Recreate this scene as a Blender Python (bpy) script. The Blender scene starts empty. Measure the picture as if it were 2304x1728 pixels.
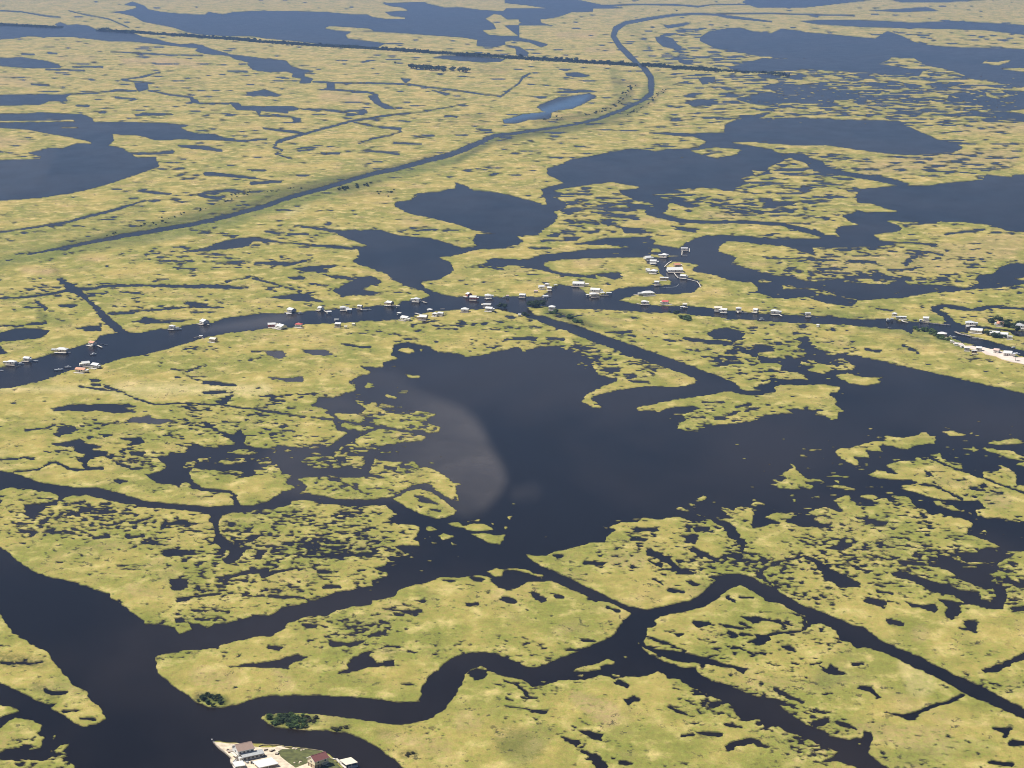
import bpy, bmesh, math, random
import numpy as np
from mathutils import Vector, Matrix
random.seed(7)
R = math.radians
scene = bpy.context.scene
COL = scene.collection

# ------------------------------------------------------------------ camera, sky, sun, exposure
FPX = 4600.0                    # focal length in photograph pixels (photograph 2304 x 1728)
CAM_H = 450.0                   # aircraft height, metres
PITCH = math.atan(1041/4600)
cam_data = bpy.data.cameras.new("camera"); cam = bpy.data.objects.new("camera", cam_data); COL.objects.link(cam)
cam.location = (0, 0, CAM_H); cam.rotation_euler = (math.pi/2 - PITCH, 0, 0)
cam_data.sensor_width = 36.0; cam_data.lens = FPX/2304*36; cam_data.clip_start = 1.0; cam_data.clip_end = 150000
scene.camera = cam
SUN_AZ = R(-84)                 # measured from +Y towards +X: off to the left
SUN_EL = R(57)
world = bpy.data.worlds.new("World"); scene.world = world; world.use_nodes = True
wn = world.node_tree.nodes; wl = world.node_tree.links
sky = wn.new("ShaderNodeTexSky"); sky.sky_type = 'NISHITA'; sky.sun_disc = False
sky.sun_elevation = SUN_EL; sky.sun_rotation = SUN_AZ; sky.altitude = 0; sky.air_density = 0.7; sky.dust_density = 0.8; sky.ozone_density = 1.0
wn["Background"].inputs[1].default_value = 0.05
wl.new(sky.outputs[0], wn["Background"].inputs[0])
sd = bpy.data.lights.new("sun", 'SUN'); sun = bpy.data.objects.new("sun", sd); COL.objects.link(sun)
sd.energy = 5.0; sd.angle = R(0.5); sd.color = (1.0, 0.95, 0.87)
sdir = Vector((math.sin(SUN_AZ)*math.cos(SUN_EL), math.cos(SUN_AZ)*math.cos(SUN_EL), math.sin(SUN_EL)))
sun.rotation_euler = sdir.to_track_quat('Z', 'Y').to_euler(); sun.location = (0, 0, 500)
vs = scene.view_settings; vs.view_transform = 'Standard'; vs.look = 'None'; vs.exposure = 0.25; vs.gamma = 1; vs.use_curve_mapping = False
scene.cycles.max_bounces = 5; scene.cycles.volume_bounces = 0; scene.cycles.pixel_filter_type = 'BLACKMAN_HARRIS'; scene.cycles.filter_width = 1.0

# ------------------------------------------------------------------ survey helpers: photograph pixel -> place on the ground
SP, CP = math.sin(PITCH), math.cos(PITCH)
def ground(u, v, h=0.0):
    """u, v in photograph pixels (arrays allowed) -> x, y on the plane z = h"""
    a = (u-1152.0)/FPX; b = (v-864.0)/FPX
    t = (CAM_H-h)/(SP+CP*b)
    return a*t, (CP-SP*b)*t, t
def at(u, v, h=0.0):
    x, y, t = ground(u, v, h); return Vector((x, y, h))
def mpp(v):
    return (CAM_H/(SP+CP*(v-864.0)/FPX))/FPX       # metres per photograph pixel, across

def tile_pts(spec):
    """'01 x y x y | 11 x y ...' readings taken in sixteen overlapping map sheets; 'F' is the whole-sheet reading"""
    out = []
    for seg in spec.split('|'):
        tk = seg.split()
        if not tk: continue
        if tk[0] == 'F': ox, oy, k = 0, 0, 2304/2212
        else: ox, oy, k = 568*int(tk[0][0]), 426*int(tk[0][1]), 600/2212
        v = [float(q) for q in tk[1:]]
        out += [(ox+v[i]*k, oy+v[i+1]*k) for i in range(0, len(v)-1, 2)]
    return out
def tile_line(spec):
    out = []
    for seg in spec.split('|'):
        tk = seg.split()
        if not tk: continue
        if tk[0] == 'F': ox, oy, k = 0, 0, 2304/2212
        else: ox, oy, k = 568*int(tk[0][0]), 426*int(tk[0][1]), 600/2212
        v = [float(q) for q in tk[1:]]
        out += [(ox+v[i]*k, oy+v[i+1]*k, v[i+2]*k) for i in range(0, len(v)-2, 3)]
    return out
LAND_A = (.46, .358, .134); LAND_B = (.275, .256, .076); LAND_C = (.545, .445, .205); LAND_PINK = (.44, .315, .19); LAND_PALE = (.63, .52, .29)
LAND_GREEN = (.115, .140, .044); LAND_FRINGE = (.200, .250, .054); LAND_DARK = (.052, .048, .028)
WAT_A = (.0060, .0036, .0016); WAT_B = (.0200, .0145, .0112); WAT_BLUE = (.06, .11, .19); SILT_A = (.072, .062, .056); SILT_B = (.100, .087, .078)
HAZE_COL = (.34, .54, .98, 1); HAZE_D = .000050
# ------------------------------------------------------------------ the chart: W water, L land, C creek (x y width)
CHART = [
# --- far left river and lakes
('W','00 -800 175 0 195 200 205 380 216 510 232 455 205 500 185 560 210 640 205 730 215 800 245 900 265 1090 270 1180 305 1300 325 1380 350 1500 370 1600 362 1680 380 1760 410 1880 440 1900 452 2050 470 2212 490|10 60 482 150 490 280 505 320 550 430 580 510 590 430 605 430 635 500 655 480 690 390 690 410 650 330 640 340 610 280 590 150 600 0 575|00 2100 580 2050 530 2080 520 1950 490 1900 462 1760 450 1680 440 1620 420 1650 400 1500 385 1250 360 1100 345 900 340 780 325 600 305 400 305 230 300 100 320 0 325 -800 340'),
('W','00 900 100 1020 95 1130 70 1130 50 1030 40 1100 15 1200 50 1230 80 1340 100 1500 115 1700 125 1730 100 1850 120 1940 100 2080 95 2212 95|10 0 75 150 95 350 95 600 100 820 120 950 120 1000 145 1120 160 1270 160 1270 145 1150 130 1100 100 1300 90 1240 60 1150 50 1080 30 1150 25 1400 20 1490 40 1600 65 1700 60 1900 85 2080 95 2110 70 2212 72|20 380 72 180 42 0 25 0 -60 600 -60 600 0 700 20 800 40 980 65 730 70 730 95 550 100 480 125 400 150 290 160 300 190 370 210 90 210 90 180 0 160|10 2212 160 2212 310|20 100 310 250 340 360 370 300 390 200 350 60 335 0 345 0 370 120 390 200 440 180 465 100 460 90 400 0 385|10 2150 390 2090 370 2000 390 1860 380 1870 330 1750 310 1450 290 1250 275 1090 265 1010 262 820 265 770 290 790 320 930 340 1100 360 1030 395 900 390 600 370 400 345 250 330 100 315 0 300|00 2212 320 2100 300 1900 300 1650 285 1550 265 1450 230 1300 200 1190 180 1100 130 980 105'),
('L','10 1930 155 2000 115 2060 120 2110 160 2240 185|20 90 210 0 215|10 2212 300 2080 300 1960 290 1900 250 2020 240 2000 200'),
('L','10 590 235 640 215 800 225 960 235 1020 255 820 265 700 255'),
('W','00 -800 470 0 480 200 480 400 510 490 540 510 560 350 565 150 560 0 545 -800 545'),
('W','00 -800 790 0 790 200 785 340 780 470 790 600 775 540 810 560 840 400 840 320 870 180 870 0 875 -800 880'),
('W','00 -800 945 0 945 200 945 350 935 560 945 680 950 760 980 780 1015 1000 1015 1200 1020 1330 1020 1450 1030 1560 1040 1490 1060 1560 1090 1640 1110 1780 1115 1850 1140 2000 1165 2212 1150 2212 1160 2000 1176 1850 1165 1700 1160 1500 1155 1350 1160 1280 1160 1150 1120 1050 1120 930 1110 940 1170 890 1210 990 1220 1080 1270 1130 1310 1290 1305 1320 1380 1180 1430 1000 1490 850 1540 600 1600 330 1640 50 1659 -800 1700'),
('L','00 -800 1005 0 1000 300 1000 400 985 600 990 640 1010 300 1016 0 1020 -800 1030'),
('L','00 -800 1050 0 1060 200 1070 400 1105 600 1140 770 1180 760 1195 640 1190 520 1230 400 1230 240 1270 340 1300 340 1320 0 1330 -800 1330'),
('L','00 450 1058 600 1052 760 1055 640 1064 500 1066'),
('W','00 1120 690 1220 690 1230 740 1150 760 1130 730'),('W','00 1580 820 1640 830 1650 860 1590 850'),
('W','00 1900 850 1980 855 2000 880 2212 885|10 60 882 200 885 340 885 400 905 300 920 290 935 200 930 70 920 60 955 0 940|00 2150 950 2120 915 1960 910'),
('W','00 2040 770 2200 745|10 90 740 240 790 200 800 60 790 0 800|00 2100 800'),
('W','10 620 690 680 690 680 740 620 740'),('W','10 960 800 1030 790 1070 850 1140 880 1190 905 1100 900 1020 860'),
('W','10 880 920 930 905 960 930 900 955 870 940'),('W','10 330 980 400 980 400 1010 340 1010'),('W','10 1230 650 1320 655 1270 690'),
('W','10 1490 750 1640 780 1600 790'),('W','10 1500 480 1600 460 1800 465 2100 490 2050 510 1900 515 1700 500'),
('W','10 2080 1000|20 0 995 150 950 340 930 260 890 290 870 450 810 600 790 700 775 760 800 650 860 560 900 450 910 390 930 370 985 200 990 100 1020 0 1025'),
('W','20 500 610 600 600 700 630 640 640 520 630'),('W','20 400 765 660 745 760 760 500 770'),
('C','20 2212 180 8 1850 140 25 1750 120 15 1560 115 15 1400 125 20 1200 155 25 1000 190 30 920 240 50 900 300 45 950 380 45 1040 470 50 1110 535 30 1150 560 45 1210 640 50 1215 700 55 1210 780 45 1130 840 25 950 920 25 780 985 22 600 1030 14 400 1060 16 200 1090 18 0 1115 20|10 2000 1130 30 1800 1220 45 1650 1280 45 1450 1330 40 1200 1400 35 1000 1440 33 800 1500 33 600 1560 35 300 1640 35|01 2212 135 35 1900 220 36 1600 290 34 1300 340 36 1000 390 36 700 450 25 500 490 18 230 540 8'),
('C','20 2900 130 8 2212 112 8 1750 115 8'),('C','20 800 45 8 1100 38 8 1400 40 10 1500 45 12 1600 55 12 1700 40 6 2212 34 6'),
('C','01 0 355 8 300 315 12 560 270 14 750 220 20 950 170 18 1200 95 8'),
('C','10 210 1175 26 450 1105 16 800 1010 14 1100 960 10 1400 930 5 1770 865 3'),('C','10 90 1065 10 250 1085 12 440 1105 10'),
('C','10 200 1180 8 180 1220 6 250 1245 6 200 1275 10 330 1320 6'),('C','10 840 1015 8 1050 1055 8 1230 1070 16'),
('C','10 1230 1090 8 1150 1120 8 1000 1150 10 880 1190 8'),('C','10 500 680 8 800 690 8 1030 690 10 1300 700 10 1600 740 8 2060 800 8 2212 690 10|20 150 640 12 210 610 8'),
('C','10 600 740 8 950 765 10 1040 790 8'),('C','10 400 905 8 600 910 10 750 925 10 900 915 10'),('C','10 60 960 8 300 965 8 380 985 8'),
('C','00 470 790 8 800 770 8 950 755 8 1130 755 8'),('C','00 1230 750 8 1400 785 8 1600 810 8'),('C','00 1650 860 10 1900 860 8'),
('C','00 1010 660 8 1170 640 8 1330 600 6'),('C','00 1020 665 8 1120 680 8 1280 690 6'),('C','00 0 90 6 160 95 6 400 135 8 500 145 6'),
('C','00 570 90 5 700 120 6 910 160 6 1070 230 6'),('C','00 1180 945 16 1430 950 10'),('C','00 1130 955 14 1250 950 12'),
('C','00 1480 1210 10 1680 1225 30 1840 1250 12'),('C','00 1080 1275 10 1290 1275 14 1430 1260 26'),('C','00 1700 1440 26 1900 1455 22 2130 1480 12'),
('C','00 1150 1580 10 1300 1600 16 1420 1610 10'),('C','00 1700 1595 8 1900 1580 24 2030 1590 10'),('C','00 1650 1620 14 1780 1640 22 1850 1655 12'),
('C','10 0 1415 10 100 1415 10'),('C','10 0 1520 24 240 1505 14'),('C','10 930 1250 8 1100 1262 12 1220 1280 8'),('C','10 1170 1185 12 1400 1195 8'),
('C','10 580 1270 8 720 1275 12'),('C','10 1600 965 12 1700 968 10'),('C','10 1860 1075 10 1980 1082 14'),
('C','00 920 430 6 1150 440 8 1400 455 6 1680 460 8'),('C','00 380 575 8 700 585 8'),('C','00 600 555 8 850 555 10'),('C','00 260 700 10 410 706 10'),
('C','00 1890 590 8 2050 595 10'),('C','00 640 880 10 730 880 10'),('C','00 960 810 10 1120 822 8'),('C','00 180 448 8 280 452 10'),('C','00 400 440 12 470 445 10'),
# --- far right lakes
('W','20 1250 310 1310 300 1390 320 1430 370 1470 390 1430 410 1310 385 1260 340'),('W','20 1320 215 1400 205 1540 185 1480 215 1350 235'),
('W','20 1620 310 1700 260 1850 235 1950 230 2050 260 2212 278|30 200 240 350 255 400 270 650 290 850 310 980 320 1080 260 1200 300 1300 350 1450 380 1700 395 1980 400 2212 410 2900 430 2900 740 2212 720 2000 690 1850 660 1700 640 1500 600 1380 580 1340 630 1100 620 900 600 700 590 450 570 0 600|20 2212 605 1950 588 1850 560 2000 530 2100 495 2212 488 2212 475 2050 455 1900 420 1750 400 1620 340'),
('L','20 2000 455 2212 468|30 130 480 490 490 130 487 0 480|20 2212 483 2050 480'),
('L','30 980 530 1080 500 1110 475 1300 480 1400 540 1600 580 1750 635 1600 615 1370 585 1200 560 1100 545'),
('L','30 1850 530 1900 500 2000 510 2120 490 2080 520 2000 545'),('L','30 2000 570 2212 560 2900 560 2900 600 2212 600'),
('W','30 350 175 600 165 1000 172 1300 190 1600 175 1900 190 2212 210 2900 230 2900 290 2212 288 1900 250 1600 240 1200 230 900 225 500 200'),
('W','30 0 0 950 0 400 60 250 60 0 62'),('W','20 1970 20 2020 -10 2240 -10 2240 60 2100 65'),('W','30 1100 0 1900 0 1500 20 1200 18'),('W','30 930 90 1200 75 1400 60 1500 90 1200 98'),
('W','20 1920 820 2050 790 2212 765|30 100 700 300 700 600 730 750 770 900 790 1060 800 1100 812 950 830 650 830 600 860 300 850 0 870|20 2212 880 2050 860'),
('L','30 0 710 80 740 200 770 340 800 100 778 0 770'),
('W','30 1560 850 1600 790 1750 760 1900 740 2212 760 2900 800 2900 1010 2212 1010 2000 990 1940 910 1800 840'),
('L','30 1880 740 2000 740 2120 795 2000 825 1900 800'),('L','30 2020 920 2212 905 2900 905 2900 960 2212 950'),
('W','20 1500 850 1600 825 1720 830 1770 850 1700 880 1560 880'),('W','20 1600 640 1740 640 1750 680 1640 700'),('W','20 2130 720 2212 700 2212 740'),('W','20 1440 500 1560 500 1540 530 1450 520'),
('W','20 1830 1030 1900 1005 2010 970 2150 940 2212 930|30 0 985 250 980 400 975 700 995 1000 1000 1180 1005 1220 1040 1380 1110 1500 1160 1650 1190 1700 1230 1620 1260 1400 1280 1250 1285 1050 1270 900 1250 800 1235 560 1200 350 1205 0 1182|20 2212 1172 1880 1176 1900 1190 2212 1240|30 200 1290 230 1330 100 1380 80 1400 120 1440 0 1450|20 2180 1420 2040 1410 2070 1450 1940 1480 2020 1520 1900 1560 1850 1570 1650 1555 1540 1560 1400 1570 1500 1600 1150 1615 1180 1640|21 1250 90 1100 100 960 30|20 970 1600 950 1580 1080 1570 1130 1550 1000 1530 900 1510 700 1530 500 1560 390 1580 490 1610 390 1640|21 360 70 330 60|20 270 1645 330 1610 300 1570 490 1520 480 1510 440 1490 360 1450 350 1400 480 1360 560 1320 700 1300 900 1260 1000 1240 1150 1240 1250 1255 1430 1240 1600 1225 1680 1175 1560 1130 1480 1130 1200 1100 1350 1100 1550 1110 1640 1105 1820 1100'),
('L','20 1530 1250 1750 1220 1970 1240 1930 1280 1760 1315 1650 1290'),
('W','30 150 1270 400 1280 430 1310 550 1340 560 1380 700 1420 900 1450 1100 1480 1270 1530 1200 1550 1130 1530 1000 1500 800 1470 600 1440 470 1420 400 1350 250 1300'),
('W','30 860 1580 950 1560 1130 1545 1280 1540 1450 1540 1550 1520 1870 1495 1900 1450 2110 1470 2140 1450 2212 1450 2900 1450|31 2900 420 2212 355 2100 345 2000 320 1900 290 1700 270 1520 262 1480 285 1200 265 1050 255 1200 320 1170 350 1020 365 950 375 1050 440 1130 455 960 475 800 480 600 480 460 480 460 530 380 520 300 490 200 460 0 450|21 1950 435 1850 430 1770 470 1770 510 1850 540 1920 570 1860 620 2000 650 2130 690 2180 700|31 130 715 280 720 380 750 540 775 750 770 900 780 1070 790 1150 765 1200 740 1250 790 1400 790 1600 800 1720 822 1850 780 1810 745 1850 712 1960 700 2010 650 2100 615 2212 620 2900 640 2900 800 2212 780 2130 800 1950 820 1800 830 1620 850 1500 850 1350 870 1200 900 950 910 830 925 780 970 700 960 560 940 400 890 250 910 130 900 0 850|21 2100 820 2050 770 1900 760 1700 700 1560 680 1560 650 1610 625 1500 605 1400 600 1330 640 1430 690 1600 760 1625 800 1560 850 1400 870 1260 862 1130 862 1000 900 930 920 1100 955 1300 970 1560 970 1700 990 1900 1010 2212 1040|31 200 1040 400 1050 600 1055 850 1080 1050 1075 1200 1095 1400 1105 1560 1120 1550 1060 1500 1040 1440 1000 1450 970 1530 950 1650 965 1780 993 1900 968 2212 985 2900 1010 2900 1025 2212 1000 1950 985 1850 1010 1700 1005 1540 978 1510 1000 1590 1050 1640 1110 1700 1125 1800 1135 1900 1140 2000 1160 2212 1180 2900 1240 2900 1640 2212 1384 2160 1372 2000 1330 1850 1305 1700 1265 1590 1220 1480 1180 1450 1160 1300 1150 1280 1200 1200 1160 1000 1150 700 1120 500 1115 200 1100 0 1090|21 2100 1080 1850 1075 1700 1050 1500 1035 1200 1020 900 1000 600 990 440 990 330 968 240 958 190 990 230 1035 200 1070 100 1030 0 1010|11 2050 990 1900 990 1650 1000 1450 1020 1350 1050 1200 1080 950 1090 700 1110 450 1120 300 1150 150 1150 0 1170|01 2050 1170 1850 1200 1700 1230 1600 1260 1400 1320 1200 1370 1000 1405 860 1450 560 1505 450 1550 300 1600 110 1640 0 1659 -800 1850 -800 1600 0 1480 130 1440 270 1410 420 1370 540 1340 700 1290 790 1260 850 1210 970 1190 900 1130 840 1080 790 1000 720 930 650 880 590 840 620 825 710 865 740 920 860 1010 930 1080 1000 1140 1060 1190 1180 1190 1300 1165 1450 1150 1600 1120 1760 1110 1850 1075 2000 1050 2150 1035|11 80 1030 250 1035 400 1020 560 1005 700 990 800 995 900 980 1100 960 1200 970 1250 930 1400 910 1480 885 1430 850 1300 810 1180 760 1110 700 1000 660 880 620 830 600 880 560 890 520 870 490 820 470 900 475 980 470 820 420 720 380 700 350 850 335 900 345 1000 330 1080 345 1220 385 1480 405 1620 450 1740 490 1900 472 1910 485 1740 530 1640 555 1520 560 1580 580 1650 620 1665 660 1640 700 1560 740 1400 770 1430 820 1560 870 1700 895 1850 890 2100 900|21 0 892 100 890 300 895 350 860 380 830 450 790 600 810 660 850 700 880 790 885 880 850 950 820 1200 800 1340 795 1400 775 1350 740 1290 700 1270 640 1180 610 1170 560 1000 565 750 570 500 580 320 605 330 640 400 680 550 705 700 715 740 712 760 740 500 720 350 680 200 650 100 625 0 628|11 2100 640 2000 640 1900 630 1990 590|21 0 580 100 590 200 580 290 545 450 530 700 500 950 490 1070 475 900 460 700 455 560 458 700 435 850 405 1000 400 1200 405 1250 430 1220 455 1330 470 1440 490 1500 450 1560 420 1650 390 1800 380 2000 390 2212 410|31 150 415 350 410 560 410 430 350 480 330 560 380 640 390 690 400 650 350 680 310 840 295 760 260 700 215 800 195 1000 190 1200 190 1050 150 960 120 830 110 820 50 860 0'),
('L','21 1220 500 1180 480 1280 490 1300 520 1180 530 1290 545 1450 545 1520 548 1400 560 1300 575 1200 560'),
('L','31 1640 1178 1750 1190 1780 1150 1870 1160 1930 1160 2100 1180 2130 1215 2212 1222 2900 1300 2900 1500 2212 1340 2100 1310 2000 1280 1900 1250 1750 1212'),
('L','31 0 760 60 750 140 775 40 778'),('L','31 200 800 260 795 330 815 440 820 560 835 640 870 800 910 830 920 700 900 560 850 400 830 220 825'),
('L','31 450 845 560 850 700 895 600 885'),('L','31 1100 860 1180 855 1160 868'),('L','31 2110 740 2212 730 2900 730 2900 750 2212 755'),
('L','21 880 530 950 528 940 538'),('L','21 1130 435 1200 440 1150 447'),
('C','21 1090 50 80 1230 85 85 1320 120 85 1310 160 80 1200 185 75 1280 215 50 1450 260 35 1700 275 22 2000 270 25 2212 285 30|31 200 290 25 400 340 40 550 385 40'),
('W','10 1320 1659 1330 1630 1430 1600 1560 1590 1680 1560 1690 1520 1760 1540 1830 1580 1980 1590 2212 1640|21 0 40 140 80 250 105 310 130 355 128 330 60 320 10 400 10 390 60 500 110 510 150 400 190 440 220 410 270 320 330 270 380 80 385 150 430 120 450 0 480|11 2212 475 2050 490 1900 490 1740 530 1740 500 1880 470 1830 430 1860 375 2050 370 1850 340 1700 290 1500 240 1300 200 1180 140 1190 110 1320 90 1340 50 1400 30'),
('W','11 360 300 560 315 720 345 820 380 700 365 560 335 400 315'),
('W','21 730 705 850 695 960 690 965 740 850 730'),('W','21 780 270 850 260 940 290 850 300'),('W','21 950 310 1150 330 1180 360 1000 360'),('W','21 1380 305 1620 330 1580 358 1450 340'),
('W','21 340 390 400 365 460 370 440 395'),('W','21 1380 110 1500 110 1620 140 1500 145'),('W','21 1880 165 2050 185 1950 200'),('W','31 40 120 150 100 300 110 300 130 150 145'),
('C','21 850 130 20 1040 120 10'),('C','21 860 165 25 1080 180 15'),('C','21 840 195 15 1100 245 20'),('C','21 290 430 12 600 420 8'),('C','21 220 488 14 370 490 12'),
('C','21 620 350 10 770 355 12'),('C','21 600 262 8 780 285 20'),('C','31 1250 505 8 1450 525 14 1540 545 8'),('C','31 1050 440 14 1300 445 10 1480 460 12'),('C','31 1550 375 10 1750 350 14 1900 335 8'),
('C','31 430 680 12 780 700 12'),('C','31 500 660 14 680 665 8'),('C','31 230 675 8 370 680 10'),('C','31 1230 620 40 1300 560 30 1350 530 30'),('C','31 840 595 16 970 610 14'),
('C','31 1000 990 12 1130 1010 10'),('C','31 1200 1290 8 1330 1360 16'),
# --- middle left ponds
('W','01 1540 515 1700 490 1780 455 1900 420 2050 400 2150 398|11 0 400 100 410 250 440 500 460 700 465 870 490 830 500 500 470 300 450 50 430 0 435|01 2090 440 2060 470 1930 490 1800 500 1700 515'),
('W','11 40 610 180 600 340 605 500 575 400 610 280 635 100 625'),('W','11 330 660 560 635 730 630 590 660 620 690 450 680'),
('W','11 670 840 760 790 840 760 860 730 980 720 1020 740 1080 770 980 800 900 830 1080 860 960 885 820 870 750 895 700 860'),
('W','11 600 715 800 720 850 745 700 740'),('W','11 120 900 300 870 390 865 500 900 590 935 450 930 280 910'),('W','11 280 730 400 718 450 750 320 745'),
('C','11 0 740 8 200 790 8 400 850 12'),('W','01 1100 1100 1160 1090 1200 1060 1350 1090 1600 1080 1500 1100 1200 1120'),
('W','01 -800 1200 0 1190 140 1155 300 1155 400 1175 370 1220 280 1240 0 1265 -800 1300'),('W','01 640 1155 850 1120 830 1170 760 1175'),('W','01 -800 1290 0 1300 30 1340 60 1360 0 1370 -800 1380'),
('C','01 -800 925 12 0 905 14 150 900 14 350 880 16 500 850 18 600 835 20'),('C','01 600 830 30 720 828 25 900 800 20 1200 797 18 1500 805 22 1800 808 35 1930 815 22 2060 818 6'),
('C','01 1780 800 8 1900 765 8 2080 722 8 2150 735 8'),('C','01 500 750 30 620 840 50'),('C','01 900 1030 16 1100 1025 20'),('C','01 1080 1010 10 1300 1000 14 1600 975 12 1850 980 12'),
('C','01 1540 945 25 1700 960 30'),('C','01 1000 850 12 1180 865 14'),('C','01 0 1130 10 150 1135 10 380 1100 12'),('C','01 490 970 16 620 965 16'),('C','01 300 925 20 380 990 24'),
('C','01 1450 650 8 1640 662 10'),('C','01 1840 620 10 1990 620 8'),('C','01 2120 620 22 2212 610 20'),('C','01 1300 750 8 1400 743 6'),('C','01 1600 1020 10 1780 1022 10'),
('W','11 100 1340 250 1345 280 1380 210 1410 120 1370'),('W','11 400 1330 590 1330 680 1370 600 1380 450 1360'),('W','11 110 1560 250 1570 430 1555 420 1600 250 1590'),
('C','11 220 1400 12 400 1440 12 700 1465 14 920 1475 14'),('C','11 0 1350 8 100 1345 8'),('C','11 730 1280 18 900 1310 14 980 1310 10'),('C','11 300 370 14 480 375 10'),('C','11 1770 645 8 1930 645 8 2070 660 16'),
('W','11 1890 635 1960 600 1950 580 2100 575 2300 600 2212 635 2100 625'),
]
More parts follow.
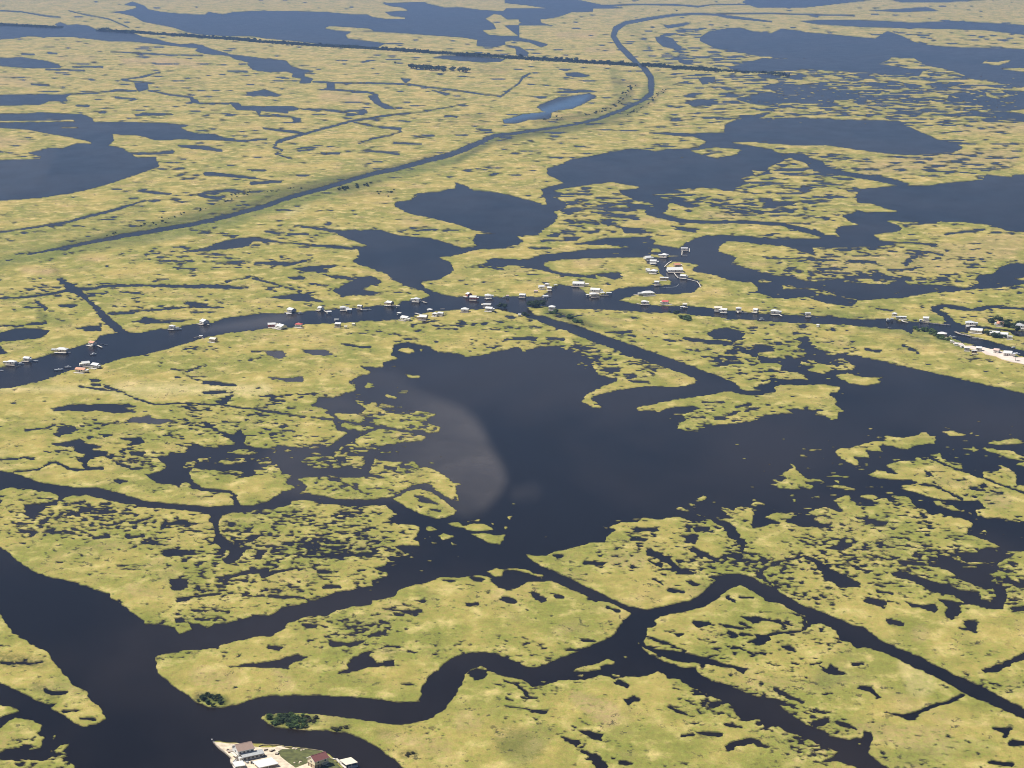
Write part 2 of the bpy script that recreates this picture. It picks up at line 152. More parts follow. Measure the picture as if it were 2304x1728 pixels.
LOWER = [
# --- everything south of the camp channel is water first, then land
('W','01 -800 1850 0 1659 110 1640|F 60 836 200 815 470 760 560 735 800 702 1060 695 1115 688 1148 674 1200 688 1500 740 1720 765 1850 768 2212 850 2900 1000 2900 3000 -800 3000 -800 860'),
# LA
('L','01 -800 1850 0 1659 110 1640 300 1600 450 1550 560 1505 860 1450 1000 1405 1200 1370 1400 1320 1600 1260 1700 1230 1850 1200 2050 1170|11 0 1170 150 1150 300 1150 450 1120 700 1110 950 1090 1200 1080 1350 1050 1450 1020 1650 1000 1900 990 2050 990|21 0 1010 100 1030 200 1070 230 1072 350 1125 500 1170 650 1230 800 1290 950 1340 1100 1400 1250 1450 1400 1500 1560 1560 1600 1590|22 1600 5 1580 35 1500 65 1400 72 1200 66 1050 78 900 105 760 145 720 155 730 180 800 230 790 245 700 230 640 185 660 140 780 75 930 20|21 940 1580 920 1570 800 1550 740 1500 720 1440 770 1400 700 1400 560 1350 430 1300 260 1310 170 1350 100 1310|11 2180 1310 2050 1340 1900 1380 1780 1390 1700 1360 1540 1350 1440 1300 1290 1270 1170 1290 1160 1380 1220 1400 1090 1440 1080 1480 900 1470 1000 1530 880 1550 810 1600 850 1640|12 850 20 830 50 870 90 800 120 760 140 640 165 560 150 540 170 530 200 480 220 630 265 600 275 690 325 670 350 690 400 700 430 790 450 730 500 640 560 500 577 350 570 220 560 110 585 0 575 -30 600 -30 690 20 690 60 655 120 650 180 680 210 720 250 790 330 800 270 860 300 880 385 905 250 940 180 990 80 1040 0 1052|02 2212 1020 2100 1055 2000 1050 1970 1010 1950 1050 1830 1060 1700 1060 1500 1045 1350 1030 1200 1015 1050 970 900 925 780 905 620 905 500 885 330 860 180 810 110 785 60 780 0 770 -800 700'),
('W','02 1480 545 1550 560 1650 555 1760 572 1870 552 1960 540 1930 480 1990 420 2040 490 2020 540 2120 570 2212 580 2300 600 2300 690 2212 655 2130 670 2110 720 2180 745 2100 760 2130 800 2050 810 1960 830 2030 780 1950 760 1830 765 1700 745 1600 745 1560 785 1600 840 1640 895 1600 910 1480 905 1450 880 1300 860 1200 797 1330 772 1390 722 1310 660 1400 630 1540 610 1570 580'),
('L','02 1880 612 1960 590 2100 590 2145 610 2090 632 1980 630'),('L','02 1520 735 1540 700 1600 680 1640 695 1600 735 1550 745'),('L','02 1770 700 1880 662 2020 655 2050 680 1980 708 1850 712'),('L','02 1630 665 1760 655 1740 690 1660 690'),
('L','02 1480 890 1500 865 1560 860 1595 885 1560 915 1500 915'),
('C','02 1590 895 34 1680 918 22 1850 937 20 1910 945 26 1950 1000 34 1970 1050 34'),('C','02 1600 380 10 1750 410 14 1880 470 24 1960 500 60'),
# lake side islands
('L','12 660 290 730 285 900 290 940 255 890 215 840 180 960 190 1090 210 1240 235 1260 270 1380 260 1530 295 1460 330 1450 370 1560 400 1550 440 1500 455 1200 420 900 380 740 350 700 320'),
('W','12 1060 245 1230 240 1240 262 1100 265'),
('L','12 725 390 760 362 900 388 1050 408 980 420 900 435 800 420'),
('L','12 900 480 1000 430 1080 415 1250 440 1450 482 1400 520 1250 530 1150 555 1050 560 970 540 1060 590 950 590 900 570 840 510'),
('L','12 360 650 430 650 520 650 640 640 690 660 650 620 720 590 760 550 830 525 880 560 960 600 920 660 940 700 900 750 800 740 620 745 520 740 450 710 400 690'),
('W','12 680 650 770 650 780 690 700 690'),
('L','12 440 630 520 610 570 622 500 645'),('L','12 150 610 200 598 190 615'),('L','12 250 600 290 585 330 598 270 605'),('L','12 300 660 340 652 330 670'),
('L','12 1040 608 1140 602 1150 615 1060 618'),('L','12 1170 600 1220 600 1210 618'),('L','12 1170 570 1280 560 1270 572'),('L','12 1455 690 1500 688 1480 700'),
('L','12 920 70 950 35 1000 40 1020 70 960 80'),('L','12 1090 130 1150 135 1200 160 1160 180 1120 165'),('L','12 1175 120 1240 95 1290 100 1280 118'),('L','12 1120 45 1160 40 1150 52'),('L','12 1190 65 1220 68 1200 75'),('L','12 830 158 870 152 860 168'),
('L','11 1260 1530 1330 1545 1400 1550 1380 1565 1290 1560'),('L','11 1380 1325 1430 1330 1400 1345'),('L','11 1190 1330 1300 1310 1350 1340 1310 1365 1220 1350'),('L','11 1140 1465 1200 1470 1160 1475'),
('L','12 610 800 750 820 980 815 1130 830 970 790 980 740 1010 700 1010 660 1060 680 1200 690 1340 690 1380 730 1450 730 1520 760 1600 810 1650 850 1740 880 1690 890 1690 950 1715 1015 1640 1000 1540 940 1480 880 1430 870 1330 880 1290 910 1200 960 1130 990 950 1005 700 1000 560 970 450 950 350 955 430 935 460 900 420 860 360 830 480 815 600 812'),
('C','12 600 800 10 800 885 12 980 972 8'),('W','12 1080 720 1200 735 1190 760 1110 750'),
('L','12 1165 1000 1300 930 1400 915 1480 940 1580 1000 1690 1090 1680 1130 1540 1165 1400 1130 1250 1050'),
('W','12 1330 970 1420 975 1500 1010 1530 1040 1400 1030'),('W','12 1360 1050 1430 1065 1400 1075'),('W','12 1480 1085 1580 1085 1530 1105'),
('L','12 1600 1200 1700 1190 1750 1220 1850 1200 1920 1200 2000 1250 1900 1270 1800 1265 1750 1240 1650 1220'),
('L','12 1800 1285 1900 1280 2050 1300 2090 1290 2080 1350 2060 1385 1950 1360 1850 1310'),('L','12 1790 1190 1930 1150 1870 1182'),
('L','12 1420 1230 1480 1225 1540 1258 1460 1262'),('L','12 1540 1300 1600 1280 1670 1310 1580 1345'),('L','12 1425 1325 1480 1310 1440 1330'),('L','12 1470 1355 1560 1362 1500 1375'),('L','12 1650 1358 1720 1390 1660 1380'),('L','12 1440 1512 1500 1508 1490 1525'),('L','12 1980 1195 2035 1225 2000 1215'),('L','12 2100 1230 2130 1235 2110 1250'),('L','12 2110 1145 2155 1135 2130 1170'),('L','12 1700 1470 1725 1480 1700 1485'),
# L8
('L','02 -800 870 0 930 50 910 130 905 250 920 380 935 470 960 490 980 480 1008 400 1030 300 1040 210 1050 210 1130 260 1155 330 1110 380 1060 460 1050 520 990 600 970 720 970 800 990 1000 1030 1200 1065 1400 1080 1600 1100 1700 1120 1745 1130 1740 1180 1780 1250 1790 1300 1770 1360 1860 1410 1920 1450 1850 1500 1870 1535 1950 1530 2010 1460 2050 1420 1990 1400 1880 1330 1820 1280 1810 1200 1840 1130 1900 1115 2050 1100|12 0 1095 180 1080 300 1045 330 1015 430 1005 520 1020 650 1040 850 1060 1000 1050 1110 1050 1170 1100 1205 1125 1130 1165 1200 1210 1290 1205 1380 1230 1390 1270 1340 1330 1390 1370 1380 1390 1250 1380 1180 1400 1275 1450 1250 1478 1200 1475 1100 1480 1160 1520 1080 1560 1000 1570 1130 1620 1140 1630|13 1140 50 1060 90 1000 100 1000 150 850 180 700 200 600 240 440 290 250 330 200 370 130 390 0 390|03 2100 400 2000 430 1880 460 1780 465 1750 490 1700 500 1660 470 1560 450 1600 510 1490 550 1450 500 1370 475 1210 465 1120 390 1020 310 920 250 900 220 730 160 620 120 400 75 270 30 230 0|02 150 1520 80 1450 0 1400 -800 1150'),
('W','03 1460 420 1520 410 1530 450 1480 460'),
# river islands bottom left
('L','03 -800 -200 0 390 30 420 60 470 110 540 220 600 300 660 390 690 460 800 530 880 600 970 700 1010 740 1040 735 1080 820 1140 885 1245 800 1300 680 1322 560 1250 450 1180 410 1160 470 1130 380 1130 300 1100 180 1040 0 950 -800 500'),
('L','03 -800 1040 0 1135 80 1150 180 1190 60 1225 0 1240 -800 1330'),('L','03 -800 1250 0 1330 60 1280 130 1240 250 1260 350 1300 340 1340 300 1370 370 1410 340 1490 230 1510 80 1500 0 1540 -800 1700'),
('L','03 -800 1500 0 1590 180 1590 350 1600 420 1580 450 1520 510 1470 575 1455 540 1520 560 1590 615 1640 640 1800 400 2400 -800 2400'),('L','03 385 1515 450 1518 420 1530'),('L','03 435 1400 455 1380 465 1420 440 1425'),
# L10
('L','03 1285 740 1350 720 1500 690 1800 665 1850 630 2000 600 2150 570|13 0 570 150 570 270 500 300 460 480 395 600 400 700 350 850 320 960 310 1000 270 1170 240 1210 185 1280 160 1450 120 1480 100 1580 75 1750 80 1850 60 2000 80 2080 110 2090 170 2150 185|23 0 185 100 165 180 115 280 110 400 110 480 150 620 210 780 270 900 300 1050 380 960 470 940 530 850 590 720 640 600 700 400 770 280 830 170 820 0 740|13 2050 720 1900 700 1750 710 1620 770 1500 880 1430 950 1400 1030 1390 1110 1200 1115 1000 1090 800 1070 500 1060 150 1060 0 1090|03 2080 1095 1980 1130 1870 1155 1750 1160 1640 1120 1520 1030 1430 980 1310 880 1290 790'),
('L','12 1955 1600 2030 1570 2090 1585 2212 1590|22 0 1580 100 1575 200 1590 260 1620 320 1640 300 1655|23 320 70 270 75 200 45 80 15 0 25|13 2150 10 2090 35 2060 85 2000 70 1950 35'),
# L11 south
('L','13 70 1250 100 1215 300 1205 550 1215 750 1240 1000 1275 1200 1300 1350 1290 1480 1250 1600 1170 1680 1060 1740 960 1760 900 1780 870 1830 830 1900 815 1960 850 2100 900|23 0 900 150 930 230 990 350 970 440 935 560 930 700 920 800 890 850 900 900 925 1000 900 1180 900 1270 855 1330 880 1350 920 1440 925 1520 980 1640 1030 1740 1080 1800 1105 1690 1110 1690 1155 1850 1120 1910 1170 1920 1220 2000 1280 2100 1255 2170 1320|33 -40 1370 60 1335 150 1310 250 1360 350 1390 500 1460 680 1530 620 1570 540 1610 700 1610 830 1659 1000 1900 1000 2400 |13 1900 2400 1500 1900 1250 1659 1130 1560 1000 1470 900 1410 780 1370 600 1355 400 1345 200 1325 110 1290'),
('L','33 1080 1659 1000 1610 920 1540 930 1480 970 1420 950 1370 890 1360 870 1410 750 1425 600 1390 450 1320 330 1250 230 1190 185 1140 260 1140 180 1090 0 1070|23 2000 1040 1850 970 1720 940 1620 890 1580 830 1480 830 1330 780 1200 720 1115 660 1105 600 1150 650 1170 530 1180 500 1220 495 1270 470 1225 440 1300 400 1450 370 1650 320 1750 260 1850 180 1950 140 2000 160 2150 250|33 60 270 180 290 300 360 430 420 400 500 440 490 440 470 520 455 600 490 690 560 690 600 770 620 830 670 900 660 1050 700 1250 800 1450 890 1600 970 1720 1040 1900 1120 2050 1180 2212 1255 2900 1620 2900 2400 1500 2400 1250 1900'),
('W','33 300 365 430 422 410 500 360 530 200 542 350 520 390 480 395 430'),
('L','23 565 860 640 820 780 790 850 760 920 775 910 800 850 800 800 820 790 845 680 860'),('L','23 565 890 660 885 640 903'),('L','23 960 720 1020 735 990 745'),('L','23 870 880 960 890 950 910 900 905'),('L','23 2065 1250 2140 1255 2100 1265'),('L','33 820 1450 875 1468 840 1470'),('L','23 1020 888 1100 885 1080 895'),('L','23 305 940 350 940 330 955'),('L','22 1590 995 1640 975 1675 990 1630 1020'),
('L','22 1400 1078 1450 1065 1540 1100 1480 1100'),('L','22 1510 1030 1560 1040 1600 1065 1560 1070'),('L','22 1580 1125 1690 1142 1620 1145'),('L','22 1710 1020 1760 1025 1740 1035'),('L','22 2040 1050 2080 1020 2160 1040 2080 1055'),('L','22 1790 1060 1870 1085 1820 1095'),('L','22 900 1175 980 1172 930 1185'),('L','22 1040 1165 1130 1162 1100 1178'),
('L','32 600 965 660 955 650 975'),('L','32 430 985 500 980 515 1005 470 998'),('L','32 290 1000 325 998 310 1040'),('L','32 0 1035 70 1040 60 1050 0 1045'),('L','32 110 1070 200 1085 150 1090'),
# L14 right mass
('L','22 165 1460 350 1470 400 1440 500 1420 600 1390 700 1360 820 1360 840 1310 910 1260 860 1230 960 1190 1100 1190 1140 1150 1300 1170 1400 1140 1480 1160 1600 1200 1640 1170 1740 1170 1840 1230 1910 1250 1740 1150 1900 1160 1840 1130 1780 1060 1900 1090 1920 1065 2050 1070 2070 1130 2050 1180 2060 1240 2150 1230|32 100 1210 200 1200 60 1150 100 1130 200 1110 360 1118 270 1160 240 1190 370 1230 450 1230 640 1240 450 1170 500 1150 430 1110 480 1080 560 1065 680 1105 715 1100 650 1030 620 1010 700 980 780 965 770 1000 830 1045 900 1060 990 1040 950 1010 850 985 860 965 960 965 1000 985 1070 990 1100 1020 1150 1000 1110 970 1240 980 1280 1020 1300 1050 1390 1090 1440 1130 1500 1120 1600 1140 1700 1160 1790 1200 1780 1230 1750 1250 1740 1290 1830 1320 1900 1340 1950 1370 2040 1395 1900 1405 1850 1415 1830 1450 1720 1440 1640 1440 1700 1500 1740 1530 1900 1520 1990 1530 2200 1430 2400 1480 2900 1650|33 2900 1500 2212 1170 2000 1060 1850 980 1700 920 1500 820 1350 740 1150 660 1000 590 880 490 800 480 680 430 540 370 400 320 250 240 160 180 130 160 0 120|23 2150 140 2070 80 1950 50 1850 50 1690 75 1760 100 1690 150 1650 210 1550 270 1350 310 1180 350 1000 310 850 240 700 170 500 70 350 0|22 550 1655 400 1600 250 1530'),
('L','32 2050 1430 2212 1440 2900 1500 2900 1600 2212 1480 2060 1450'),
('W','32 1490 1460 1600 1480 1700 1520 1760 1545 1900 1535 1990 1520 2000 1600 1920 1620 1980 1659|33 1960 60 1980 130 2060 170 2080 230 2040 340 1900 330 1720 290 1640 230 1450 200 1350 140 1240 90 1130 70 1110 40 1200 30 1300 60 1500 125 1700 190 1850 200 1900 180 1700 100 1600 30|32 1550 1580 1400 1550 1500 1520'),
('L','33 1830 190 1960 170 1980 240 1930 280 1860 260'),
('W','32 820 1140 900 1150 1000 1175 1080 1185 1040 1215 960 1210 900 1190 830 1165'),('W','32 570 1410 680 1370 690 1330 790 1390 700 1425'),
('C','32 400 1470 14 200 1520 18 60 1570 22 20 1640 40|33 60 80 30 130 155 14'),('W','32 400 1480 480 1490 580 1560 650 1600 760 1650|33 830 110 850 160 700 165 650 130 550 90 510 0|32 500 1560'),
('W','33 1240 290 1400 310 1480 300 1500 340 1460 370 1350 330 1270 330'),('W','33 1500 260 1690 290 1700 370 1620 430 1560 400 1570 330'),('W','33 1660 490 1740 500 1700 440 1800 440 1840 465 1800 500 1820 540 1680 510'),
('W','33 520 810 560 840 620 800 730 880 580 885 530 840'),('W','33 200 650 260 645 330 695 230 680'),('W','33 1060 1200 1200 1220 1390 1180 1340 1240 1250 1270 1180 1230'),('C','33 1350 1190 30 1500 1130 26 1600 1110 34 1720 1050 24'),
('C','33 860 990 26 930 1000 40 1000 1075 24'),('C','33 650 1280 22 740 1300 34 810 1330 24'),('C','33 1930 1610 30 2100 1640 40'),('C','33 1960 1340 24 2080 1345 50 2060 1400 34'),('C','33 2110 1450 50 2212 1460 40'),
('W','33 0 590 100 570 60 630 0 630'),('C','33 110 548 24 350 525 18'),('C','33 -20 415 40 100 435 18 190 450 20 230 500 20'),('C','33 1880 860 20 1980 840 60 2060 810 40 2130 760 30 2212 725 50'),('C','33 150 1010 40 240 1060 26 370 1115 18'),('C','33 480 1290 60 570 1270 50'),
('C','33 920 270 40 1040 295 60'),('C','33 1100 450 50 1200 465 40'),('C','33 1000 195 18 1110 215 22'),('C','33 480 1185 24 560 1200 14'),('C','33 440 800 18 530 785 16'),('C','33 790 800 24 870 800 20'),('C','33 2120 345 40 2212 335 40'),('C','33 2060 110 44 2212 150 40'),
('C','22 1200 1440 60 1320 1490 50 1400 1540 40 1460 1600 50 1560 1620 20'),('C','22 1560 1420 40 1680 1470 40 1800 1520 26'),('C','22 1750 1180 30 1850 1220 60 1920 1300 60 1960 1380 40 1970 1430 24'),('W','22 1480 1300 1560 1290 1620 1300 1560 1370 1500 1350'),('C','22 660 1530 26 820 1540 28'),('C','22 1080 1255 34 1280 1255 30'),('C','22 1200 1510 16 1300 1560 20'),('W','22 410 1460 500 1470 440 1490'),
('C','22 1860 1300 40 1990 1360 30'),('C','22 1600 1250 50 1680 1250 40'),('C','22 1060 1330 24 1160 1340 24'),('C','22 1860 1470 34 1960 1475 30'),
# L arm island east of canal
('L','22 1080 240 1200 215 1400 175 1600 150 1750 120 1860 100 1960 130 2050 140 2212 125|32 0 130 60 125 160 110 140 60 200 50 350 55 550 45 650 65 695 68 670 110 600 130 670 190 650 220 720 270 670 290 660 330 620 345 560 310 470 300 510 290 440 255 340 260 220 250 310 290 200 290 80 300 0 320|22 2150 315 2070 350 1950 370 1800 380 1700 390 1650 420 1600 435 1480 435 1420 420 1440 375 1500 350 1480 310 1380 290 1500 290 1560 265 1620 250 1560 225 1350 245 1280 280 1240 265 1100 265'),
('C','22 1550 320 14 1670 325 18'),('W','22 1720 315 1800 310 1850 335 1750 345'),('W','22 1870 290 1900 270 1960 270 1900 310'),('C','22 1910 235 20 2030 215 24'),('C','22 1640 200 12 1800 195 14'),('C','22 1990 265 16 2120 245 18'),
# islets between arm and mainland
('L','31 0 1450 60 1440 160 1440 210 1460 190 1500 330 1520 430 1560 410 1580 250 1580 100 1565 0 1625'),('L','31 350 1430 450 1410 500 1440 620 1460 600 1430 700 1400 820 1470 780 1500 650 1500 540 1530 400 1500 480 1470 370 1460'),
('L','31 640 1550 750 1520 880 1560 1045 1560 1000 1580 1030 1610 880 1630 760 1610 700 1580'),
# SB north-east shore of the lake
('L','21 230 1035 340 1060 450 1092 600 1130 760 1190 900 1240 1050 1290 1250 1360 1450 1430 1650 1510 1800 1560 1920 1610 1960 1655|22 1990 100 2120 95|21 2060 1650 2212 1600|31 0 1380 150 1410 330 1400 500 1370 600 1380 700 1350 870 1330 860 1380 950 1410 1020 1410 1060 1380 1200 1380 1330 1370 1370 1375 1460 1370 1500 1400 1620 1370 1700 1400 1840 1400 1870 1370 2000 1430 2100 1470 2212 1490 2900 1680 2900 1640 2212 1384 2160 1372 2000 1330 1850 1305 1700 1265 1590 1220 1480 1180 1450 1160 1300 1150 1280 1200 1200 1160 1000 1150 700 1120 500 1115 200 1100 0 1090|21 2100 1080 1850 1075 1700 1050 1500 1035 1200 1020 900 1000 600 990 440 990 330 968 240 958 190 990'),
('W','21 1680 1190 1750 1160 1850 1150 1990 1190 1980 1240 1900 1260 1900 1300 2000 1330 2212 1310|31 130 1310 120 1340 0 1350|21 2100 1400 1980 1350 1900 1290 1860 1240 1750 1240 1700 1220'),('C','21 1500 1240 24 1700 1265 34 1880 1280 24'),
('C','21 920 1185 12 1050 1180 14'),('C','21 350 1240 30 500 1245 20'),('C','21 0 1245 12 250 1240 30'),('W','21 840 1500 900 1480 960 1500 880 1525'),('C','21 1010 1560 16 1090 1555 20'),('C','21 1040 1595 16 1200 1600 14'),('L','21 600 1450 650 1435 720 1475 690 1500 630 1480'),
('W','31 340 1230 420 1225 440 1270 500 1330 620 1350 520 1370 420 1340 360 1320'),('C','31 900 1330 14 1010 1345 20'),('C','31 0 1310 50 120 1325 40'),
# east lake islands
('L','32 640 600 700 570 760 580 850 550 930 530 960 515 1080 520 980 485 1080 470 1150 490 1250 480 1330 470 1350 450 1400 445 1430 470 1480 475 1465 540 1380 545 1310 560 1250 595 1150 570 1050 545 1000 560 1060 630 1000 600 900 590 940 660 850 650 800 650 850 710 820 725 740 690 680 650'),
('L','32 270 700 300 710 320 745 350 780 420 830 520 830 570 870 480 850 400 860 470 895 440 920 350 900 300 915 200 915 120 880 180 870 100 830 200 850 240 830 200 795 250 760 290 740'),
('L','32 570 890 650 880 740 890 850 930 800 932 720 912 640 905'),('L','32 640 845 690 855 680 870'),
('L','32 910 795 990 760 1060 770 1100 790 1160 790 1120 760 1060 720 1150 690 1250 670 1330 655 1400 665 1420 640 1520 610 1530 660 1600 690 1700 710 1700 760 1750 780 1880 830 1870 770 1990 770 2020 740 1990 715 2100 740 2150 790 2160 850 2150 880 2212 890 2900 980 2900 1350 2200 1200 2110 1180 2000 1155 1900 1160 1820 1140 1810 1090 1890 1075 1830 1010 1700 1015 1600 1010 1500 1000 1420 980 1300 940 1200 915 1190 885 1280 880 1330 870 1280 840 1150 840 1000 825'),
('C','32 1430 655 16 1620 740 14 1800 800 16 2212 950 16 2500 1050 16'),('W','32 1830 885 1880 865 1920 900 1870 915'),('C','32 1370 875 20 1500 900 16 1600 950 14 1700 1010 14'),('C','32 1760 910 12 1880 930 14'),('C','32 1400 775 20 1450 800 20'),
('L','32 1900 530 2050 510 2120 490 2212 520 2900 540 2900 560 2212 535 2060 552 1930 545'),('L','32 1870 565 2000 590 2100 600 2212 640 2900 700 2900 740 2212 680 2120 670 2030 640 1900 600'),('L','32 1730 590 1810 565 1860 590 1800 605'),('L','32 1540 440 1600 430 1740 470 1600 482'),('L','32 2140 710 2212 690 2900 700 2900 760 2212 732'),('L','32 1590 595 1640 582 1620 597'),('L','32 1600 615 1570 610 1610 630'),
('L','32 1450 1020 1500 1010 1560 1050 1620 1050 1680 1100 1600 1090 1500 1060'),('L','32 1730 1110 1770 1105 1780 1125'),('L','32 1850 1280 1890 1255 1910 1300 1880 1290'),('L','32 880 450 960 485 900 465'),('L','32 970 655 1050 648 1020 660'),
# ponds on the western marshes
('C','02 660 65 8 860 95 12 1000 105 10 1120 165 12 1280 215 12 1500 205 12 1800 215 12 2212 270 12|12 300 300 12 680 345 14 740 350 10 900 378 16 1100 405 14 1300 435 14 1450 452 14'),
('C','02 1790 200 14 1870 180 40 1930 140 14'),('C','02 760 15 26 830 15 20'),('C','02 760 50 20 830 55 16'),('C','02 870 60 16 970 95 8'),('C','02 1690 30 24 1800 40 30 1950 55 14'),('C','02 1700 115 24 1860 110 20'),('C','01 1410 1490 8 1550 1510 12 1700 1465 10'),('C','01 1560 1545 8 1660 1590 8'),
('W','02 420 250 600 215 800 215 1060 210 1130 235 1000 238 1130 275 960 285 800 265 680 275 450 260'),('W','02 1040 360 1100 325 1250 310 1270 330 1470 350 1300 380'),('C','02 840 380 8 960 378 10 1060 358 14'),
('W','02 440 470 490 410 620 395 640 430 520 465 490 490'),('C','02 200 430 10 330 415 12 470 390 20'),('W','02 430 540 520 530 680 500 680 530 850 570 780 590 900 610 880 640 760 660 720 700 740 740 870 730 860 755 700 760 680 700 630 670 720 640 610 600 600 560 480 565'),
('C','02 110 775 8 330 752 12 400 705 18 460 692 18 520 722 22 570 752 24 700 758 20'),('C','02 820 640 20 1000 650 10'),('W','02 930 845 1000 832 1060 855 980 870'),('W','02 1000 500 1180 490 1200 530 1090 560 1050 550 1100 520'),('W','02 820 460 920 470 860 490'),('W','02 1330 480 1400 455 1380 480'),
('C','02 0 668 14 140 668 14'),('C','02 170 658 16 290 662 16'),('C','02 960 690 10 1040 725 30 1100 750 14 1250 742 8'),('C','02 1090 625 34 1190 620 34'),('W','02 1100 680 1160 690 1130 700'),
('W','02 1150 1375 1250 1355 1350 1345 1280 1372'),('W','02 1300 1450 1440 1410 1560 1420 1640 1460 1520 1460 1400 1480'),('W','02 1330 1200 1450 1185 1560 1180 1580 1220 1450 1220'),('C','02 780 1322 20 900 1315 14'),('C','02 1050 1318 14 1190 1308 16'),('C','02 750 1118 14 960 1105 16'),('C','02 900 1220 12 1000 1190 14'),('C','02 1080 1200 16 1220 1165 14'),('C','02 570 1045 12 700 1020 14'),('C','02 620 1060 10 730 1070 12'),
('W','03 1410 100 1480 85 1560 90 1560 160 1480 190 1420 180'),('C','03 1480 270 34 1600 240 20 1820 215 14'),('C','03 1790 82 16 1900 75 30 2050 40 34 2212 20 50|13 90 60 60 200 35 24 370 0 12'),('C','13 0 20 60 70 25 20'),('C','03 1600 355 12 1670 360 14'),('C','03 1830 360 14 1900 370 20'),
('C','03 150 790 30 250 800 20 340 780 20'),('C','03 10 785 26 120 790 24'),('C','03 370 1010 36 440 1040 40 540 1035 26'),('C','03 520 1195 20 640 1190 26'),('C','03 670 1250 18 800 1258 14'),
('W','13 620 590 760 620 940 600 900 640 660 660'),('W','13 960 560 1060 530 1100 505 1110 545 980 575'),('W','13 700 880 780 840 790 790 850 740 930 700 1000 690 970 740 1040 790 1180 770 1180 820 960 820 900 860'),('W','03 1900 825 2100 790|13 0 800 180 770 380 720 460 745 310 800 280 830 0 820'),('W','13 1300 360 1380 345 1415 370 1350 390'),('C','13 1100 345 12 1320 365 18'),('W','13 1790 880 1850 840 1950 850 1940 910 1840 935'),
('C','13 150 235 24 430 250 18'),('C','13 600 160 26 720 160 26'),('C','13 550 35 26 650 38 20'),('C','13 430 470 26 520 490 30'),('W','13 1040 450 1080 435 1140 470 1060 465'),('C','13 1180 385 20 1260 390 20'),('C','13 1240 965 14 1340 970 14'),('C','13 150 660 34 230 675 30'),('C','13 1600 105 20 1690 110 14'),('C','13 1820 90 30 1900 100 26'),('C','13 1790 300 30 1870 300 20'),('C','13 2120 265 50 2160 270 40'),('W','13 2100 60 2212 40|23 100 60 60 170 0 190|13 2100 180 2010 130 1960 100'),
('W','23 1000 1110 1080 1060 1130 1095 1060 1110 1040 1150 1020 1120'),('W','23 600 1350 700 1360 805 1380 780 1440 720 1415'),('W','23 490 1400 560 1425 630 1440 600 1490 540 1450 510 1440'),('W','23 950 1620 1010 1605 1055 1625 1000 1645'),('C','23 690 1590 20 760 1570 60 800 1640 90'),('C','23 650 1520 20 740 1560 40'),
('C','23 1850 1500 50 1930 1455 50 2050 1430 40 2120 1470 34 2180 1490 16'),('C','23 950 950 40 1000 980 40'),('C','23 1380 1170 26 1450 1190 36 1500 1212 14'),('C','23 1480 1390 16 1560 1385 14'),('C','23 1600 1370 20 1720 1385 34 1800 1385 30'),('C','23 1840 1305 20 1960 1320 20'),('C','23 0 940 16 100 980 22 220 1080 10'),('C','23 140 1080 10 260 1080 12'),('C','23 220 1190 20 340 1200 26'),('C','23 20 1085 20 70 1100 14'),('C','23 0 1145 8 200 1180 10'),('C','23 0 262 50 80 270 20'),('C','23 230 210 26 310 260 50'),
('W','23 1550 445 1650 455 1700 450 1690 480 1600 500'),('C','23 1860 535 30 1910 560 34'),('W','23 1960 400 2050 405 2145 430 2060 475'),('C','23 1840 485 20 1980 505 24'),('C','23 1950 455 10 2070 500 14'),('W','23 2050 620 2090 560 2190 550 2190 600 2110 632'),('C','23 1960 550 26 2050 562 14'),('C','23 1880 660 26 1950 665 20'),
('W','23 1110 605 1200 670 1400 690 1480 700 1650 740 1850 800 2010 840 1970 880 1920 840 1700 800 1400 770 1250 710 1150 660'),('C','23 1190 578 14 1350 625 20 1480 690 12'),('W','23 1395 545 1480 545 1440 572'),('W','23 1500 115 1540 105 1620 150 1560 150'),('C','23 1360 180 30 1480 205 30'),('C','23 1230 95 16 1330 135 16'),('C','23 850 325 16 940 360 24'),('C','23 700 255 30 760 275 20'),('C','23 420 235 30 470 240 20'),('C','23 610 590 14 750 608 16'),('C','23 550 680 24 610 685 20'),('C','23 1950 240 16 2060 250 14'),('C','23 1860 245 30 1910 290 14'),
# L12 built-up point
('L','03 1765 1436 1800 1440 1930 1450 2120 1455|13 60 1460 200 1463 400 1487 590 1518 650 1560 730 1612 800 1700 900 2400|03 2100 2400 1990 1700 1960 1640 1910 1580 1850 1520 1780 1452'),
]
